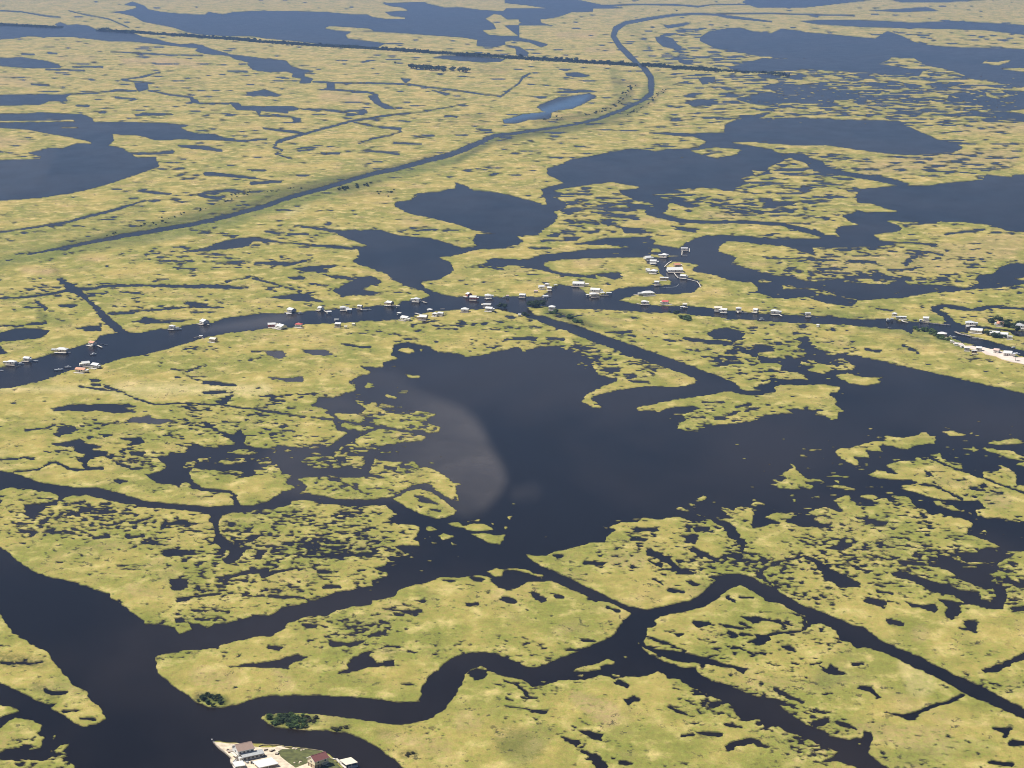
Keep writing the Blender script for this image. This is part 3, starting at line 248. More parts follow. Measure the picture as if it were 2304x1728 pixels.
# strips of speckle: polygon, amount of small ponds, of small islets
SPECK = [
('F 1420 1070 1560 1050 1760 1040 1900 1070 1760 1120 1440 1120', .3, .3), ('F 1560 940 1700 960 1760 1040 1640 1060', 0, .16), ('F 1040 1090 1140 1090 1130 1180 1000 1200', 0, .14), ('F 920 1130 1040 1120 1040 1190 930 1200', 0, .2),
('F 0 60 1350 60 1350 420 0 600', .20, 0), ('F 1400 70 2212 70 2212 290 1480 270', .62, .5), ('F 1700 150 2212 175 2212 260 1640 230', .95, .72), ('F 1860 80 2212 80 2212 190 1900 170', .5, .62), ('F 1400 60 1640 60 1640 130 1400 130', .8, .4),
('F 1200 240 1600 240 1500 330 1150 330', .30, 0), ('F 1640 300 2212 300 2212 380 1900 400 1650 360', .45, .2), ('F 1420 330 1840 330 1900 440 1700 480 1380 460', .75, .1), ('F 1200 400 1420 400 1400 560 1200 540', .6, 0),
('F 1600 500 2212 480 2212 620 1640 600', .45, 0), ('F 1640 600 2212 600 2212 700 1640 700', .45, .3), ('F 1560 680 1600 700 1700 690 1850 720 1840 840 1560 820', .7, .3),
('F 1330 700 1640 720 1600 800 1400 740', .4, 0), ('F 1060 700 1300 740 1480 800 1350 835 1000 770', .55, 0), ('F 640 570 860 560 940 640 620 690', .6, 0), ('F 330 500 760 500 760 580 330 600', .45, 0), ('F 0 640 170 640 200 720 0 720', .5, 0), ('F 200 640 600 640 600 700 250 700', .35, 0),
('F 650 700 1060 700 850 800 640 780', .4, 0), ('F 400 850 840 830 960 900 940 1000 640 1060 400 960', .8, .12), ('F 100 920 420 880 560 960 560 1040 120 1010', .68, 0), ('F 640 1020 820 1020 900 1060 640 1080', .5, 0),
('F 0 1060 140 1060 330 1100 450 1120 450 1190 150 1160 0 1120', .44, 0), ('F 480 1100 860 1080 900 1130 920 1250 800 1260 480 1240', .58, .25), ('F 380 1200 560 1180 860 1240 820 1290 380 1360', .5, 0), ('F 0 1590 160 1590 160 1700 0 1700', .6, 0),
('F 640 1330 860 1330 860 1400 640 1400', .45, 0), ('F 800 1260 1260 1250 1200 1330 860 1340', .5, 0), ('F 1180 1150 1560 1110 1800 1100 2212 1120 2212 1330 1640 1250 1280 1250', .54, .2), ('F 1850 1130 2212 1130 2212 1280 1900 1220', .66, .3), ('F 1680 940 2212 920 2212 1120 1900 1080 1660 1060', .6, .4),
('F 1500 1330 1760 1320 1900 1370 1740 1450 1560 1440 1500 1380', .55, 0), ('F 1640 1230 1900 1270 1960 1330 1800 1340 1660 1300', .5, 0), ('F 1370 1360 1680 1500 1620 1560 1500 1450 1380 1410', .3, 0), ('F 1420 1470 1700 1490 1860 1600 1840 1659 1640 1600 1500 1520', .62, 0), ('F 1240 1560 1380 1600 1320 1659 1240 1659', .5, 0),
('F 1960 1420 2212 1400 2212 1560 2000 1500', .4, 0), ('F 1460 860 1820 830 1820 910 1460 930', .6, .1), ('F 1000 1400 1130 1430 1200 1520 1040 1480', .4, 0),
]
# vegetation: g green bank, p brown-pink, d dark scrub, k pale
VEG = [
('d','C','20 1000 1010 20 700 1045 26 400 1085 26 0 1150 30|10 2000 1180 26 1700 1330 20',.7),('d','C','10 1500 1290 20 1200 1375 26 900 1450 40 600 1530 60 200 1630 50|01 1900 190 40 1400 290 34 900 385 26 500 470 16',.75),
('g','C','20 1215 700 90 1130 860 90 900 960 90 600 1050 90 0 1140 80|10 2000 1160 70 1700 1330 60|10 1500 1370 80 1200 1430 110 900 1500 150 600 1560 190 200 1659 170|01 1700 270 200 1200 370 170 700 460 150 200 560 120 0 610 80',.75),
('d','C','20 1330 740 30 1180 870 25 1000 960 25 800 1020 20',.7),('d','C','20 1050 770 40 980 830 70 860 900 30 700 960 40 450 990 50 250 1010 30',.75),('d','C','10 2212 1140 20 2050 1200 30',.6),('d','C','10 400 1540 60 150 1600 50|01 2100 30 60 1700 170 40 1300 280 30 900 360 30',.45),('d','C','10 720 1570 40 900 1540 20 1050 1500 8',.7),('d','C','10 750 1620 30 1000 1600 50 1180 1600 30',.45),
('d','C','20 900 680 10 1040 690 40 1100 710 30',.8),('g','C','20 900 600 80 950 750 120 1000 820 120',.5),('g','C','20 1250 620 60 1380 700 60',.4),
('g','C','20 1000 200 60 1100 260 90 1150 400 90 1190 470 60',.3),('d','C','10 1750 965 26 1980 965 26',.5),('d','C','10 1640 1020 20 1950 1020 20',.45),
('p','C','00 500 480 30 760 490 30',.5),('p','C','00 1030 510 40 1400 510 60 1650 540 30',.7),('p','C','00 0 650 80 250 690 70',.5),('p','C','00 0 1180 90 200 1170 60',.6),('p','C','01 200 670 40 420 690 50',.8),('d','C','01 450 660 30 520 760 30',.6),('p','C','01 650 580 40 850 570 30',.6),
('p','C','10 600 800 100 900 820 80',.5),('p','C','10 900 1340 60 1000 1350 60',.4),('p','C','20 450 290 30 740 290 30',.7),('p','C','20 680 410 26 900 420 26',.7),('p','C','30 1500 730 60 1850 730 40',.5),('p','C','31 500 620 160 1000 640 200 1700 560 240 2100 450 200',.5),('p','C','30 900 1400 120 1700 1320 140 2100 1300 140',.6),('p','C','30 1700 1080 60 2212 1060 90',.5),
('p','C','21 800 620 60 600 600 60',.5),('p','C','21 1000 250 60 1250 260 60',.5),('p','C','21 1650 210 60 2000 210 60',.5),('p','C','11 1250 260 60 1380 280 60',.6),('k','C','02 0 90 20 1900 90 90 2212 100 90|12 80 90 100',.9),('k','C','02 1000 100 160 1500 90 120',.5),
('p','C','23 600 1080 120 850 1220 220',.75),('p','C','22 900 1500 120 1100 1520 140',.6),('k','C','33 1250 800 160 1350 950 260',.55),('p','C','33 1350 550 140',.5),('p','C','32 1950 1000 140 2050 1020 120',.7),('p','C','33 900 1350 140 1500 1450 260',.5),('p','C','03 1100 180 120 1300 220 60',.4),('p','C','03 1650 900 160 1900 950 160',.45),('p','C','13 200 870 80 300 960 100',.5),('p','C','13 1750 1280 160 1850 1300 120',.45),('p','C','13 1100 1400 100 1600 1480 120',.4),
('g','C','03 1700 1090 90 1850 1110 80',1.0),('d','C','03 1640 1060 50 1780 1080 60 1880 1110 30',.9),('g','C','13 150 1250 80 350 1270 110 520 1270 80',1.0),('d','C','13 200 1260 60 350 1280 70 520 1255 50',.7),('d','C','13 660 1335 30 790 1335 30',.8),('d','C','21 380 1010 50 520 1060 60 700 1130 30',.9),('g','C','21 350 1000 80 700 1120 60 1000 1200 40',.8),('g','C','31 400 1010 50 900 1060 50',.7),('g','C','31 1450 1080 60 1540 1090 40',1.0),('g','C','31 1330 1170 60 1470 1190 60',1.0),('g','C','31 850 1140 60 1200 1180 80 1400 1250 80',.7),('g','C','31 1500 1230 60 1700 1280 50',1.0),('g','C','31 0 1110 30 200 1120 30',.7),
('d','C','13 1100 690 40 1180 700 40',.6),('d','C','13 1040 1370 60 1150 1390 50',.35),('d','C','13 1250 1550 50 1340 1550 50',.8),('d','C','03 20 770 120 340 790 90',.5),('d','C','03 300 980 80 450 1080 60',.4),('d','C','23 30 1420 260 200 1500 260',.3),('g','C','23 100 1500 300 300 1400 200',.5),('g','C','13 1400 200 100 1500 260 120',.4),('g','C','33 700 900 120 550 950 120',.5),('g','C','33 1250 1550 200 1900 1500 160',.4),
('d','C','01 400 820 20 300 900 20 350 1050 60',.3),('g','C','01 350 1080 80 550 1100 80',.6),('d','C','00 1300 680 30 1650 700 30',.25),('d','C','10 1900 570 80 2100 590 60',.3),
('g','C','F 0 540 60 300 470 60',.3),('k','C','11 300 200 40 450 140 30',.8),('k','C','01 1230 430 20 1530 390 16',.8),('k','C','01 1820 320 20',.8),
]
# ------------------------------------------------------------------ materials
def new_mat(name):
    m = bpy.data.materials.new(name); m.use_nodes = True
    nt = m.node_tree; return m, nt.nodes, nt.links, nt.nodes["Principled BSDF"]
def noise_node(n, l, scale, detail=4, rough=.55, vec=None, dim='3D'):
    t = n.new("ShaderNodeTexNoise"); t.inputs['Scale'].default_value = scale; t.inputs['Detail'].default_value = detail; t.inputs['Roughness'].default_value = rough
    if vec is not None: l.new(vec, t.inputs['Vector'])
    return t
def mixc(n, l, fac, a, b, mode='MIX'):
    m = n.new("ShaderNodeMix"); m.data_type = 'RGBA'; m.blend_type = mode
    for sock, val in ((m.inputs[0], fac), (m.inputs[6], a), (m.inputs[7], b)):
        if isinstance(val, (int, float)): sock.default_value = val
        elif isinstance(val, tuple): sock.default_value = (*val, 1) if len(val) == 3 else val
        else: l.new(val, sock)
    return m.outputs[2]
def mathn(n, l, op, a, b=None, clamp=False):
    m = n.new("ShaderNodeMath"); m.operation = op; m.use_clamp = clamp
    for s, v in ((m.inputs[0], a), (m.inputs[1], b)):
        if v is None: continue
        if isinstance(v, (int, float)): s.default_value = v
        else: l.new(v, s)
    return m.outputs[0]
def ramp(n, l, fac, p0, p1):
    r = n.new("ShaderNodeMapRange"); r.inputs[1].default_value = p0; r.inputs[2].default_value = p1; r.clamp = True
    l.new(fac, r.inputs[0]); return r.outputs[0]
def simple_mat(name, col, rough=.7, var=.15, scale=1.5, metal=0.0, stretch=None):
    m, n, l, b = new_mat(name)
    tc = n.new("ShaderNodeTexCoord"); v = tc.outputs['Object']
    if stretch:
        mp = n.new("ShaderNodeMapping"); mp.inputs['Scale'].default_value = stretch; l.new(v, mp.inputs['Vector']); v = mp.outputs[0]
    t = noise_node(n, l, scale, 5, .6, v)
    dark = tuple(c*(1-var*1.6) for c in col); lite = tuple(min(1, c*(1+var*.6)) for c in col)
    l.new(mixc(n, l, ramp(n, l, t.outputs[0], .3, .7), dark, lite), b.inputs['Base Color'])
    b.inputs['Roughness'].default_value = rough; b.inputs['Metallic'].default_value = metal
    bp = n.new("ShaderNodeBump"); bp.inputs['Strength'].default_value = .25; bp.inputs['Distance'].default_value = .05
    l.new(t.outputs[0], bp.inputs['Height']); l.new(bp.outputs[0], b.inputs['Normal'])
    return m

# marsh grass
MARSH, n, l, b = new_mat("marsh_grass")
geo = n.new("ShaderNodeNewGeometry"); pos = geo.outputs['Position']
mp = n.new("ShaderNodeMapping"); mp.inputs['Scale'].default_value = (1.25, .9, 1); l.new(pos, mp.inputs['Vector']); pos = mp.outputs[0]
at1 = n.new("ShaderNodeAttribute"); at1.attribute_name = "zones"; at2 = n.new("ShaderNodeAttribute"); at2.attribute_name = "shore"; at3 = n.new("ShaderNodeAttribute"); at3.attribute_name = "mud_shade"
sep = n.new("ShaderNodeSeparateColor"); l.new(at1.outputs['Color'], sep.inputs[0])
n1 = noise_node(n, l, .012, 4, .6, pos); n2 = noise_node(n, l, .045, 5, .6, pos); n3 = noise_node(n, l, .28, 5, .65, pos); n4 = noise_node(n, l, 1.4, 3, .6, pos)
n5 = noise_node(n, l, .02, 3, .5, None)
mp2 = n.new("ShaderNodeMapping"); mp2.inputs['Location'].default_value = (531, 77, 9); l.new(pos, mp2.inputs['Vector']); l.new(mp2.outputs[0], n5.inputs['Vector'])
base = mixc(n, l, ramp(n, l, n1.outputs[0], .42, .57), LAND_A, LAND_B)
base = mixc(n, l, ramp(n, l, n2.outputs[0], .52, .68), base, LAND_C)
base = mixc(n, l, mathn(n, l, 'MULTIPLY', ramp(n, l, n5.outputs[0], .54, .7), .45), base, LAND_PINK)
base = mixc(n, l, sep.outputs[1], base, LAND_PINK)
base = mixc(n, l, at1.outputs['Alpha'], base, LAND_PALE)
base = mixc(n, l, sep.outputs[0], base, LAND_GREEN)
sm = mathn(n, l, 'MULTIPLY', at2.outputs['Fac'], ramp(n, l, n3.outputs[0], .3, .6))
base = mixc(n, l, sm, base, LAND_FRINGE)
dk = mathn(n, l, 'MULTIPLY', sep.outputs[2], ramp(n, l, n3.outputs[0], .36, .54))
base = mixc(n, l, dk, base, LAND_DARK)
v3 = ramp(n, l, n3.outputs[0], .25, .75)
base = mixc(n, l, .45, base, mixc(n, l, v3, (.26, .29, .27), (.78, .75, .69)), 'OVERLAY')
v2 = ramp(n, l, n2.outputs[0], .3, .7)
base = mixc(n, l, .85, base, mixc(n, l, v2, (.38, .385, .31), (.64, .585, .57)), 'OVERLAY')
v4 = ramp(n, l, n4.outputs[0], .3, .7)
base = mixc(n, l, .32, base, mixc(n, l, v4, (.25, .27, .24), (.76, .74, .72)), 'OVERLAY')
spot = mathn(n, l, 'MULTIPLY', mathn(n, l, 'MULTIPLY', ramp(n, l, noise_node(n, l, .13, 4, .75, mp2.outputs[0]).outputs[0], .58, .64), ramp(n, l, n5.outputs[0], .40, .56)), .8)
base = mixc(n, l, spot, base, LAND_DARK)
base = mixc(n, l, at3.outputs['Fac'], base, (.035, .030, .020))  # muddy rim darkened further to paint in the bank's shade
l.new(base, b.inputs['Base Color']); b.inputs['Roughness'].default_value = .95; b.inputs['Specular IOR Level'].default_value = .05
bp = n.new("ShaderNodeBump"); bp.inputs['Strength'].default_value = .6; bp.inputs['Distance'].default_value = .5
hsum = mathn(n, l, 'ADD', mathn(n, l, 'MULTIPLY', n3.outputs[0], 1.2), mathn(n, l, 'MULTIPLY', n4.outputs[0], .7))
l.new(hsum, bp.inputs['Height']); l.new(bp.outputs[0], b.inputs['Normal'])

# water
WATER, n, l, b = new_mat("dark_marsh_water")
geo = n.new("ShaderNodeNewGeometry"); pos = geo.outputs['Position']
aw = n.new("ShaderNodeAttribute"); aw.attribute_name = "silt"; sw = n.new("ShaderNodeSeparateColor"); l.new(aw.outputs['Color'], sw.inputs[0])
mpw = n.new("ShaderNodeMapping"); mpw.inputs['Scale'].default_value = (.8, .45, 1); mpw.inputs['Rotation'].default_value = (0, 0, R(-35)); l.new(pos, mpw.inputs['Vector'])
w1 = noise_node(n, l, .006, 4, .55, mpw.outputs[0]); w2 = noise_node(n, l, .03, 5, .6, mpw.outputs[0])
wc = mixc(n, l, ramp(n, l, w1.outputs[0], .40, .62), WAT_A, WAT_B)
silt = mixc(n, l, ramp(n, l, w2.outputs[0], .3, .7), SILT_A, SILT_B)
w3 = noise_node(n, l, .012, 5, .65, mpw.outputs[0]); w3.inputs['Distortion'].default_value = 1.2
wc = mixc(n, l, mathn(n, l, 'MULTIPLY', sw.outputs[0], mathn(n, l, 'ADD', mathn(n, l, 'MULTIPLY', ramp(n, l, w3.outputs[0], .3, .7), .55), .5), True), wc, silt)
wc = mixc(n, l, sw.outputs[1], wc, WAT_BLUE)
l.new(wc, b.inputs['Base Color']); b.inputs['IOR'].default_value = 1.33; b.inputs['Specular IOR Level'].default_value = .22
l.new(mathn(n, l, 'ADD', mathn(n, l, 'MULTIPLY', ramp(n, l, w2.outputs[0], .3, .7), .07), .18), b.inputs['Roughness'])
r1 = noise_node(n, l, .9, 3, .6, pos); r2 = noise_node(n, l, .12, 3, .6, mpw.outputs[0])
bp = n.new("ShaderNodeBump"); bp.inputs['Strength'].default_value = .12; bp.inputs['Distance'].default_value = .25
l.new(mathn(n, l, 'ADD', r1.outputs[0], mathn(n, l, 'MULTIPLY', r2.outputs[0], .8)), bp.inputs['Height']); l.new(bp.outputs[0], b.inputs['Normal'])

# ------------------------------------------------------------------ rasterise the chart to a distance field
GS = 1.6; U0, U1, V0, V1 = -520.0, 2830.0, -174.0, 2350.0
NX = int((U1-U0)/GS)+1; NY = int((V1-V0)/GS)+1; PAD = 13.0
GX = U0+np.arange(NX)*GS; GY = V0+np.arange(NY)*GS
def seg_dist(arr, x0, y0, x1, y1, w0=0.0, w1=0.0, pad=PAD):
    pd = pad+max(w0, w1)/2
    i0 = max(0, int((min(x0, x1)-pd-U0)/GS)); i1 = min(NX, int((max(x0, x1)+pd-U0)/GS)+2)
    j0 = max(0, int((min(y0, y1)-pd-V0)/GS)); j1 = min(NY, int((max(y0, y1)+pd-V0)/GS)+2)
    if i0 >= i1 or j0 >= j1: return
    X = GX[None, i0:i1]; Y = GY[j0:j1, None]
    dx, dy = x1-x0, y1-y0; L2 = dx*dx+dy*dy+1e-9
    t = np.clip(((X-x0)*dx+(Y-y0)*dy)/L2, 0, 1)
    d = np.hypot(X-x0-t*dx, Y-y0-t*dy)
    if w0 or w1: d = d-(w0+(w1-w0)*t)/2
    sub = arr[j0:j1, i0:i1]; np.minimum(sub, d, out=sub)
def poly_sd(pts):
    xs = [p[0] for p in pts]; ys = [p[1] for p in pts]
    d = np.full((NY, NX), PAD, np.float32); par = np.zeros((NY, NX+1), bool)
    for k in range(len(pts)):
        x0, y0 = pts[k]; x1, y1 = pts[(k+1) % len(pts)]
        seg_dist(d, x0, y0, x1, y1)
        if y0 == y1: continue
        ya, yb = min(y0, y1), max(y0, y1)
        j0 = max(0, int(math.ceil((ya-V0)/GS))); j1 = min(NY, int(math.ceil((yb-V0)/GS)))
        if j0 >= j1: continue
        xc = x0+(GY[j0:j1]-y0)*(x1-x0)/(y1-y0)
        kk = np.clip(np.ceil((xc-U0)/GS), 0, NX).astype(int)
        par[np.arange(j0, j1), kk] ^= True
    inside = (np.cumsum(par[:, :NX], axis=1) & 1).astype(bool)
    return np.where(inside, d, -d)
F0 = np.full((NY, NX), PAD, np.float32); F1 = F0.copy()           # main shores; small ponds and creeks
def apply_chart(items):
    for kind, spec in items:
        ps = tile_line(spec) if kind == 'C' else tile_pts(spec)
        ext = max(max(p[0] for p in ps)-min(p[0] for p in ps), max(p[1] for p in ps)-min(p[1] for p in ps))
        if kind != 'L' and ext < 150:
            if kind == 'C':
                for a_, b_ in zip(ps[:-1], ps[1:]): seg_dist(F1, a_[0], a_[1], b_[0], b_[1], max(a_[2], 1.2), max(b_[2], 1.2))
            else: np.minimum(F1, -poly_sd(ps), out=F1)
            continue
        if kind == 'C':
            d = np.full((NY, NX), PAD, np.float32); q = tile_line(spec)
            for a_, b_ in zip(q[:-1], q[1:]): seg_dist(d, a_[0], a_[1], b_[0], b_[1], max(a_[2]*.85, 1.2), max(b_[2]*.85, 1.2))
            np.minimum(F0, d, out=F0)
        else:
            s = poly_sd(tile_pts(spec))
            if kind == 'W': np.minimum(F0, -s, out=F0)
            else: np.maximum(F0, s, out=F0)
apply_chart(CHART); apply_chart(LOWER)

def blur(a, r):
    k = 2*r+1
    for ax in (0, 1):
        p = np.pad(a, [(r+1, r) if i == ax else (0, 0) for i in (0, 1)], mode='edge'); c = np.cumsum(p, axis=ax, dtype=np.float64)
        a = ((c[k:] - c[:-k]) if ax == 0 else (c[:, k:] - c[:, :-k]))/k
    return a.astype(np.float32)
AP = np.zeros((NY, NX), np.float32); AI = np.zeros((NY, NX), np.float32)
for spec, a_, i_ in SPECK:
    ins = poly_sd(tile_pts(spec)) > 0
    AP = np.where(ins, np.maximum(AP, a_), AP); AI = np.where(ins, np.maximum(AI, i_), AI)
AP = blur(blur(AP, 14), 14); AI = blur(AI, 14)
ZN = {k: np.zeros((NY, NX), np.float32) for k in 'gpdk'}
for kind, sh, spec, amt in VEG:
    q = tile_line(spec); d = np.full((NY, NX), 99., np.float32)
    if len(q) == 1: q = q*2
    for a_, b_ in zip(q[:-1], q[1:]): seg_dist(d, a_[0], a_[1], b_[0]+.01, b_[1], a_[2]*1.0, b_[2]*1.0, pad=18)
    ZN[kind] = np.maximum(ZN[kind], np.clip(.5-d/14, 0, 1)*amt)
SILT = np.zeros((NY, NX), np.float32)
s = poly_sd(tile_pts('F 800 785 830 800 850 798 870 815 905 845 960 868 1000 880 1025 900 1045 930 1056 960 1075 990 1088 1015 1093 1040 1080 1062 1062 1085 1045 1105 1010 1120 960 1110 900 1080 700 1080 560 1060 560 1000 640 900 700 850 760 800'))
SILT = np.maximum(SILT, np.clip(.5+s/24, 0, 1)*.95); SILT = blur(SILT, 4)
SOFT = blur(blur(SILT, 20), 10)*1.0
gx = (GX[None, :]-U0); edge = np.clip((GX[None, :]-700)/380, .42, 1)*np.clip((GY[:, None]-740)/180, .5, 1)*np.clip((1200-GY[:, None])/90, .2, 1)
SILT = SILT*edge
for spec, amt, w_ in (('F 440 715 6 480 708 16 540 700 22 600 690 24 640 686 14', .8, 14), ('F 0 400 60 60 360 90 90 330 60', .25, 16), ('F 1120 1066 10 1150 1062 14', .42, 46), ('F 580 760 30 620 770 30', .8, 10), ('F 680 770 40 720 770 40', .8, 10), ('F 300 905 40 340 905 60', .9, 10), ('F 570 825 40 640 825 50', .7, 10)):
    q = tile_line(spec); d = np.full((NY, NX), 99., np.float32)
    for a_, b_ in zip(q[:-1], q[1:]): seg_dist(d, a_[0], a_[1], b_[0], b_[1], a_[2], b_[2], pad=30)
    SILT = np.maximum(SILT, np.clip(.5-d/w_, 0, 1)*amt)
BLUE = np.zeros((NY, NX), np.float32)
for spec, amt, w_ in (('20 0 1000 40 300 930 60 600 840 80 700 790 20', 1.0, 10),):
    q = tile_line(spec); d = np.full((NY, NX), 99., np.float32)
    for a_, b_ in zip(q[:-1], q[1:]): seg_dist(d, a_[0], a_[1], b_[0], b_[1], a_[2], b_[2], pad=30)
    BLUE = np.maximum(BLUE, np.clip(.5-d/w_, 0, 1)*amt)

def sample(a, u, v):
    x = np.clip((u-U0)/GS, 0, NX-1.001); y = np.clip((v-V0)/GS, 0, NY-1.001)
    i = x.astype(np.int32); j = y.astype(np.int32); fx = (x-i).astype(np.float32); fy = (y-j).astype(np.float32)
    return (a[j, i]*(1-fx)+a[j, i+1]*fx)*(1-fy)+(a[j+1, i]*(1-fx)+a[j+1, i+1]*fx)*fy

_rng = np.random.RandomState(11); _perm = _rng.permutation(4096); _gr = _rng.rand(4096)*2*np.pi
_gc, _gs = np.cos(_gr).astype(np.float32), np.sin(_gr).astype(np.float32)
def gnoise(x, y, seed=0):
    xi = np.floor(x).astype(np.int64); yi = np.floor(y).astype(np.int64); fx = (x-xi).astype(np.float32); fy = (y-yi).astype(np.float32)
    def g(a, b):
        h = _perm[(_perm[(a+seed*131) & 4095]+b*7) & 4095]; return _gc[h], _gs[h]
    sx = fx*fx*fx*(fx*(fx*6-15)+10); sy = fy*fy*fy*(fy*(fy*6-15)+10)
    c, s_ = g(xi, yi); n00 = c*fx+s_*fy
    c, s_ = g(xi+1, yi); n10 = c*(fx-1)+s_*fy
    c, s_ = g(xi, yi+1); n01 = c*fx+s_*(fy-1)
    c, s_ = g(xi+1, yi+1); n11 = c*(fx-1)+s_*(fy-1)
    return ((n00*(1-sx)+n10*sx)*(1-sy)+(n01*(1-sx)+n11*sx)*sy)*3.2      # about unit spread

def axis(lo, a, b_, hi, step, grow):
    mid = np.arange(a, b_+step, step); out = [mid]
    l_, s_ = [], step; x = mid[0]
    while x > lo: s_ *= grow; x -= s_; l_.append(max(x, lo))
    r_, s_ = [], step; x = mid[-1]
    while x < hi: s_ *= grow; x += s_; r_.append(min(x, hi))
    return np.array(l_[::-1]+list(mid)+r_)
us = axis(-515, -30, 2334, 2820, 2.1, 1.07)
vs_ = axis(-140, -8, 1740, 2340, 2.0, 1.05)
UU, VV = np.meshgrid(us, vs_)
X, Y, T = ground(UU, VV); M = T/FPX
sinD = np.clip(CAM_H/np.sqrt(X*X+Y*Y+CAM_H**2), .02, 1)
CELL = 2.25*M/np.sqrt(sinD)                              # mean size of a cell on the ground
def octv(waves, seed, ax=.55, rot=.1):
    xr = X*math.cos(rot)-Y*math.sin(rot); yr = X*math.sin(rot)+Y*math.cos(rot)
    tot = np.zeros(X.shape, np.float32); ww = np.zeros(X.shape, np.float32)
    for k, (wl_, a_) in enumerate(waves):
        fade = np.clip(wl_/(CELL*2.2)-.6, 0, 1)*a_
        tot += fade*gnoise(xr*ax/wl_, yr/wl_, seed+k); ww += fade**2
    return tot/np.sqrt(ww+1e-3)
wA = octv([(14, .6), (6, 1), (2.5, .7)], 3, .8); wB = octv([(14, .6), (6, 1), (2.5, .7)], 9, .8)
amp = np.clip(M*3.2, .9, 2.2)                            # metres of raggedness
f = sample(F0, UU+wA*amp/M*.6, VV+wB*amp/M*.55*np.maximum(sinD, .25))
wC = octv([(12, .8), (6, 1), (3, .8), (1.6, .5)], 13, .7); wD = octv([(12, .8), (6, 1), (3, .8), (1.6, .5)], 19, .7); am2 = np.clip(M*6, 1.6, 4)
f1 = sample(F1, UU+wC*am2/M*.6, VV+wD*am2/M*.55*np.maximum(sinD, .25))
f = np.minimum(f, f1)
ap = sample(AP, UU, VV); ai = sample(AI, UU, VV)
S1 = octv([(50, .45), (22, .5), (10, .65), (5, 1.0), (2.8, 1.2), (1.6, .7)], 21, .9, .04)
S2 = octv([(20, .7), (9, 1), (4.5, .7)], 40, .9, .05)
S3 = octv([(16, .7), (8, 1), (4, .7)], 60, .8, .05)
ap = np.maximum(ap, np.clip((700-VV)/700, 0, .09)+.035)
thr = 1.95-1.95*ap-.45*octv([(170, 1), (80, .6)], 77)
g1 = 2.6
fp = (thr-S1)*g1
f = np.minimum(f, np.where(f > -2, fp, f))
f = np.maximum(f, np.where(ai > .02, (S3-(2.1-1.9*ai))*g1, -PAD))
# shore teeth
S4 = octv([(5, .6), (2.4, 1), (1.2, .9)], 120, .8)
f = f + np.where(np.abs(f) < 6, S2*.5+S4*.75, 0)
fm = f*M
shore = np.exp(-np.clip(fm, 0, 99)/3.0)*.95
rel = octv([(5, .6), (2.4, 1), (1.3, .6)], 90, .9)
Z = np.where(fm > 0, np.minimum(fm*3.5, .42), np.maximum(fm*3.5, -.9)) + np.where(fm > .5, .10*rel, 0)
def in_chart(spec): return sample(poly_sd(tile_pts(spec)), UU, VV)
POINT = '03 1775 1440 1800 1438 1930 1450 2110 1455|13 60 1462 200 1465 400 1489 590 1520 650 1565 730 1615 800 1705 800 2000 0 2000|03 2000 1705 1958 1640 1908 1580 1850 1520 1785 1456'
pin = in_chart(POINT)
Z = np.where(pin > -3, np.minimum(Z, .35), Z); Z = np.where(in_chart('31 1560 1200 1700 1250 2212 1350 2900 1500 2900 1650 2212 1480 1850 1400 1650 1330') > 0, np.minimum(Z, .7), Z)
keep = Z > -.5
fk = keep[:-1, :-1] | keep[1:, :-1] | keep[:-1, 1:] | keep[1:, 1:]
ny, nx = Z.shape
idx = np.arange(ny*nx).reshape(ny, nx)
quads = np.stack([idx[:-1, :-1][fk], idx[1:, :-1][fk], idx[1:, 1:][fk], idx[:-1, 1:][fk]], axis=1)   # rows go towards the camera
used = np.unique(quads); remap = np.full(ny*nx, -1, np.int64); remap[used] = np.arange(len(used)); quads = remap[quads]
def grid_mesh(name, co, quads, mat, kind='structure'):
    me = bpy.data.meshes.new(name); me.vertices.add(len(co)); me.vertices.foreach_set("co", co.astype(np.float32).ravel())
    me.loops.add(quads.size); me.loops.foreach_set("vertex_index", quads.astype(np.int32).ravel())
    me.polygons.add(len(quads)); me.polygons.foreach_set("loop_start", np.arange(0, quads.size, 4, dtype=np.int32))
    me.update(calc_edges=True); me.materials.append(mat)
    o = bpy.data.objects.new(name, me); COL.objects.link(o); o['kind'] = kind; return o
co = np.stack([X.ravel()[used], Y.ravel()[used], Z.ravel()[used]], axis=1)
marsh = grid_mesh("marsh_ground", co, quads, MARSH)
marsh.data.polygons.foreach_set("use_smooth", np.ones(len(quads), bool))
zc = np.stack([sample(ZN[k], UU, VV).ravel()[used] for k in 'gpdk'], axis=1).astype(np.float32)
ca = marsh.data.color_attributes.new("zones", 'FLOAT_COLOR', 'POINT'); ca.data.foreach_set("color", zc.ravel())
sa = marsh.data.attributes.new("shore", 'FLOAT', 'POINT'); sa.data.foreach_set("value", shore.ravel()[used].astype(np.float32))
mud_shade = np.clip(1.15-fm/np.clip(CELL*.22, .45, 1.6), 0, 1)  # dark shore band: bank shade painted in together with the wet mud
ma = marsh.data.attributes.new("mud_shade", 'FLOAT', 'POINT'); ma.data.foreach_set("value", mud_shade.ravel()[used].astype(np.float32))
print("marsh faces", len(quads))
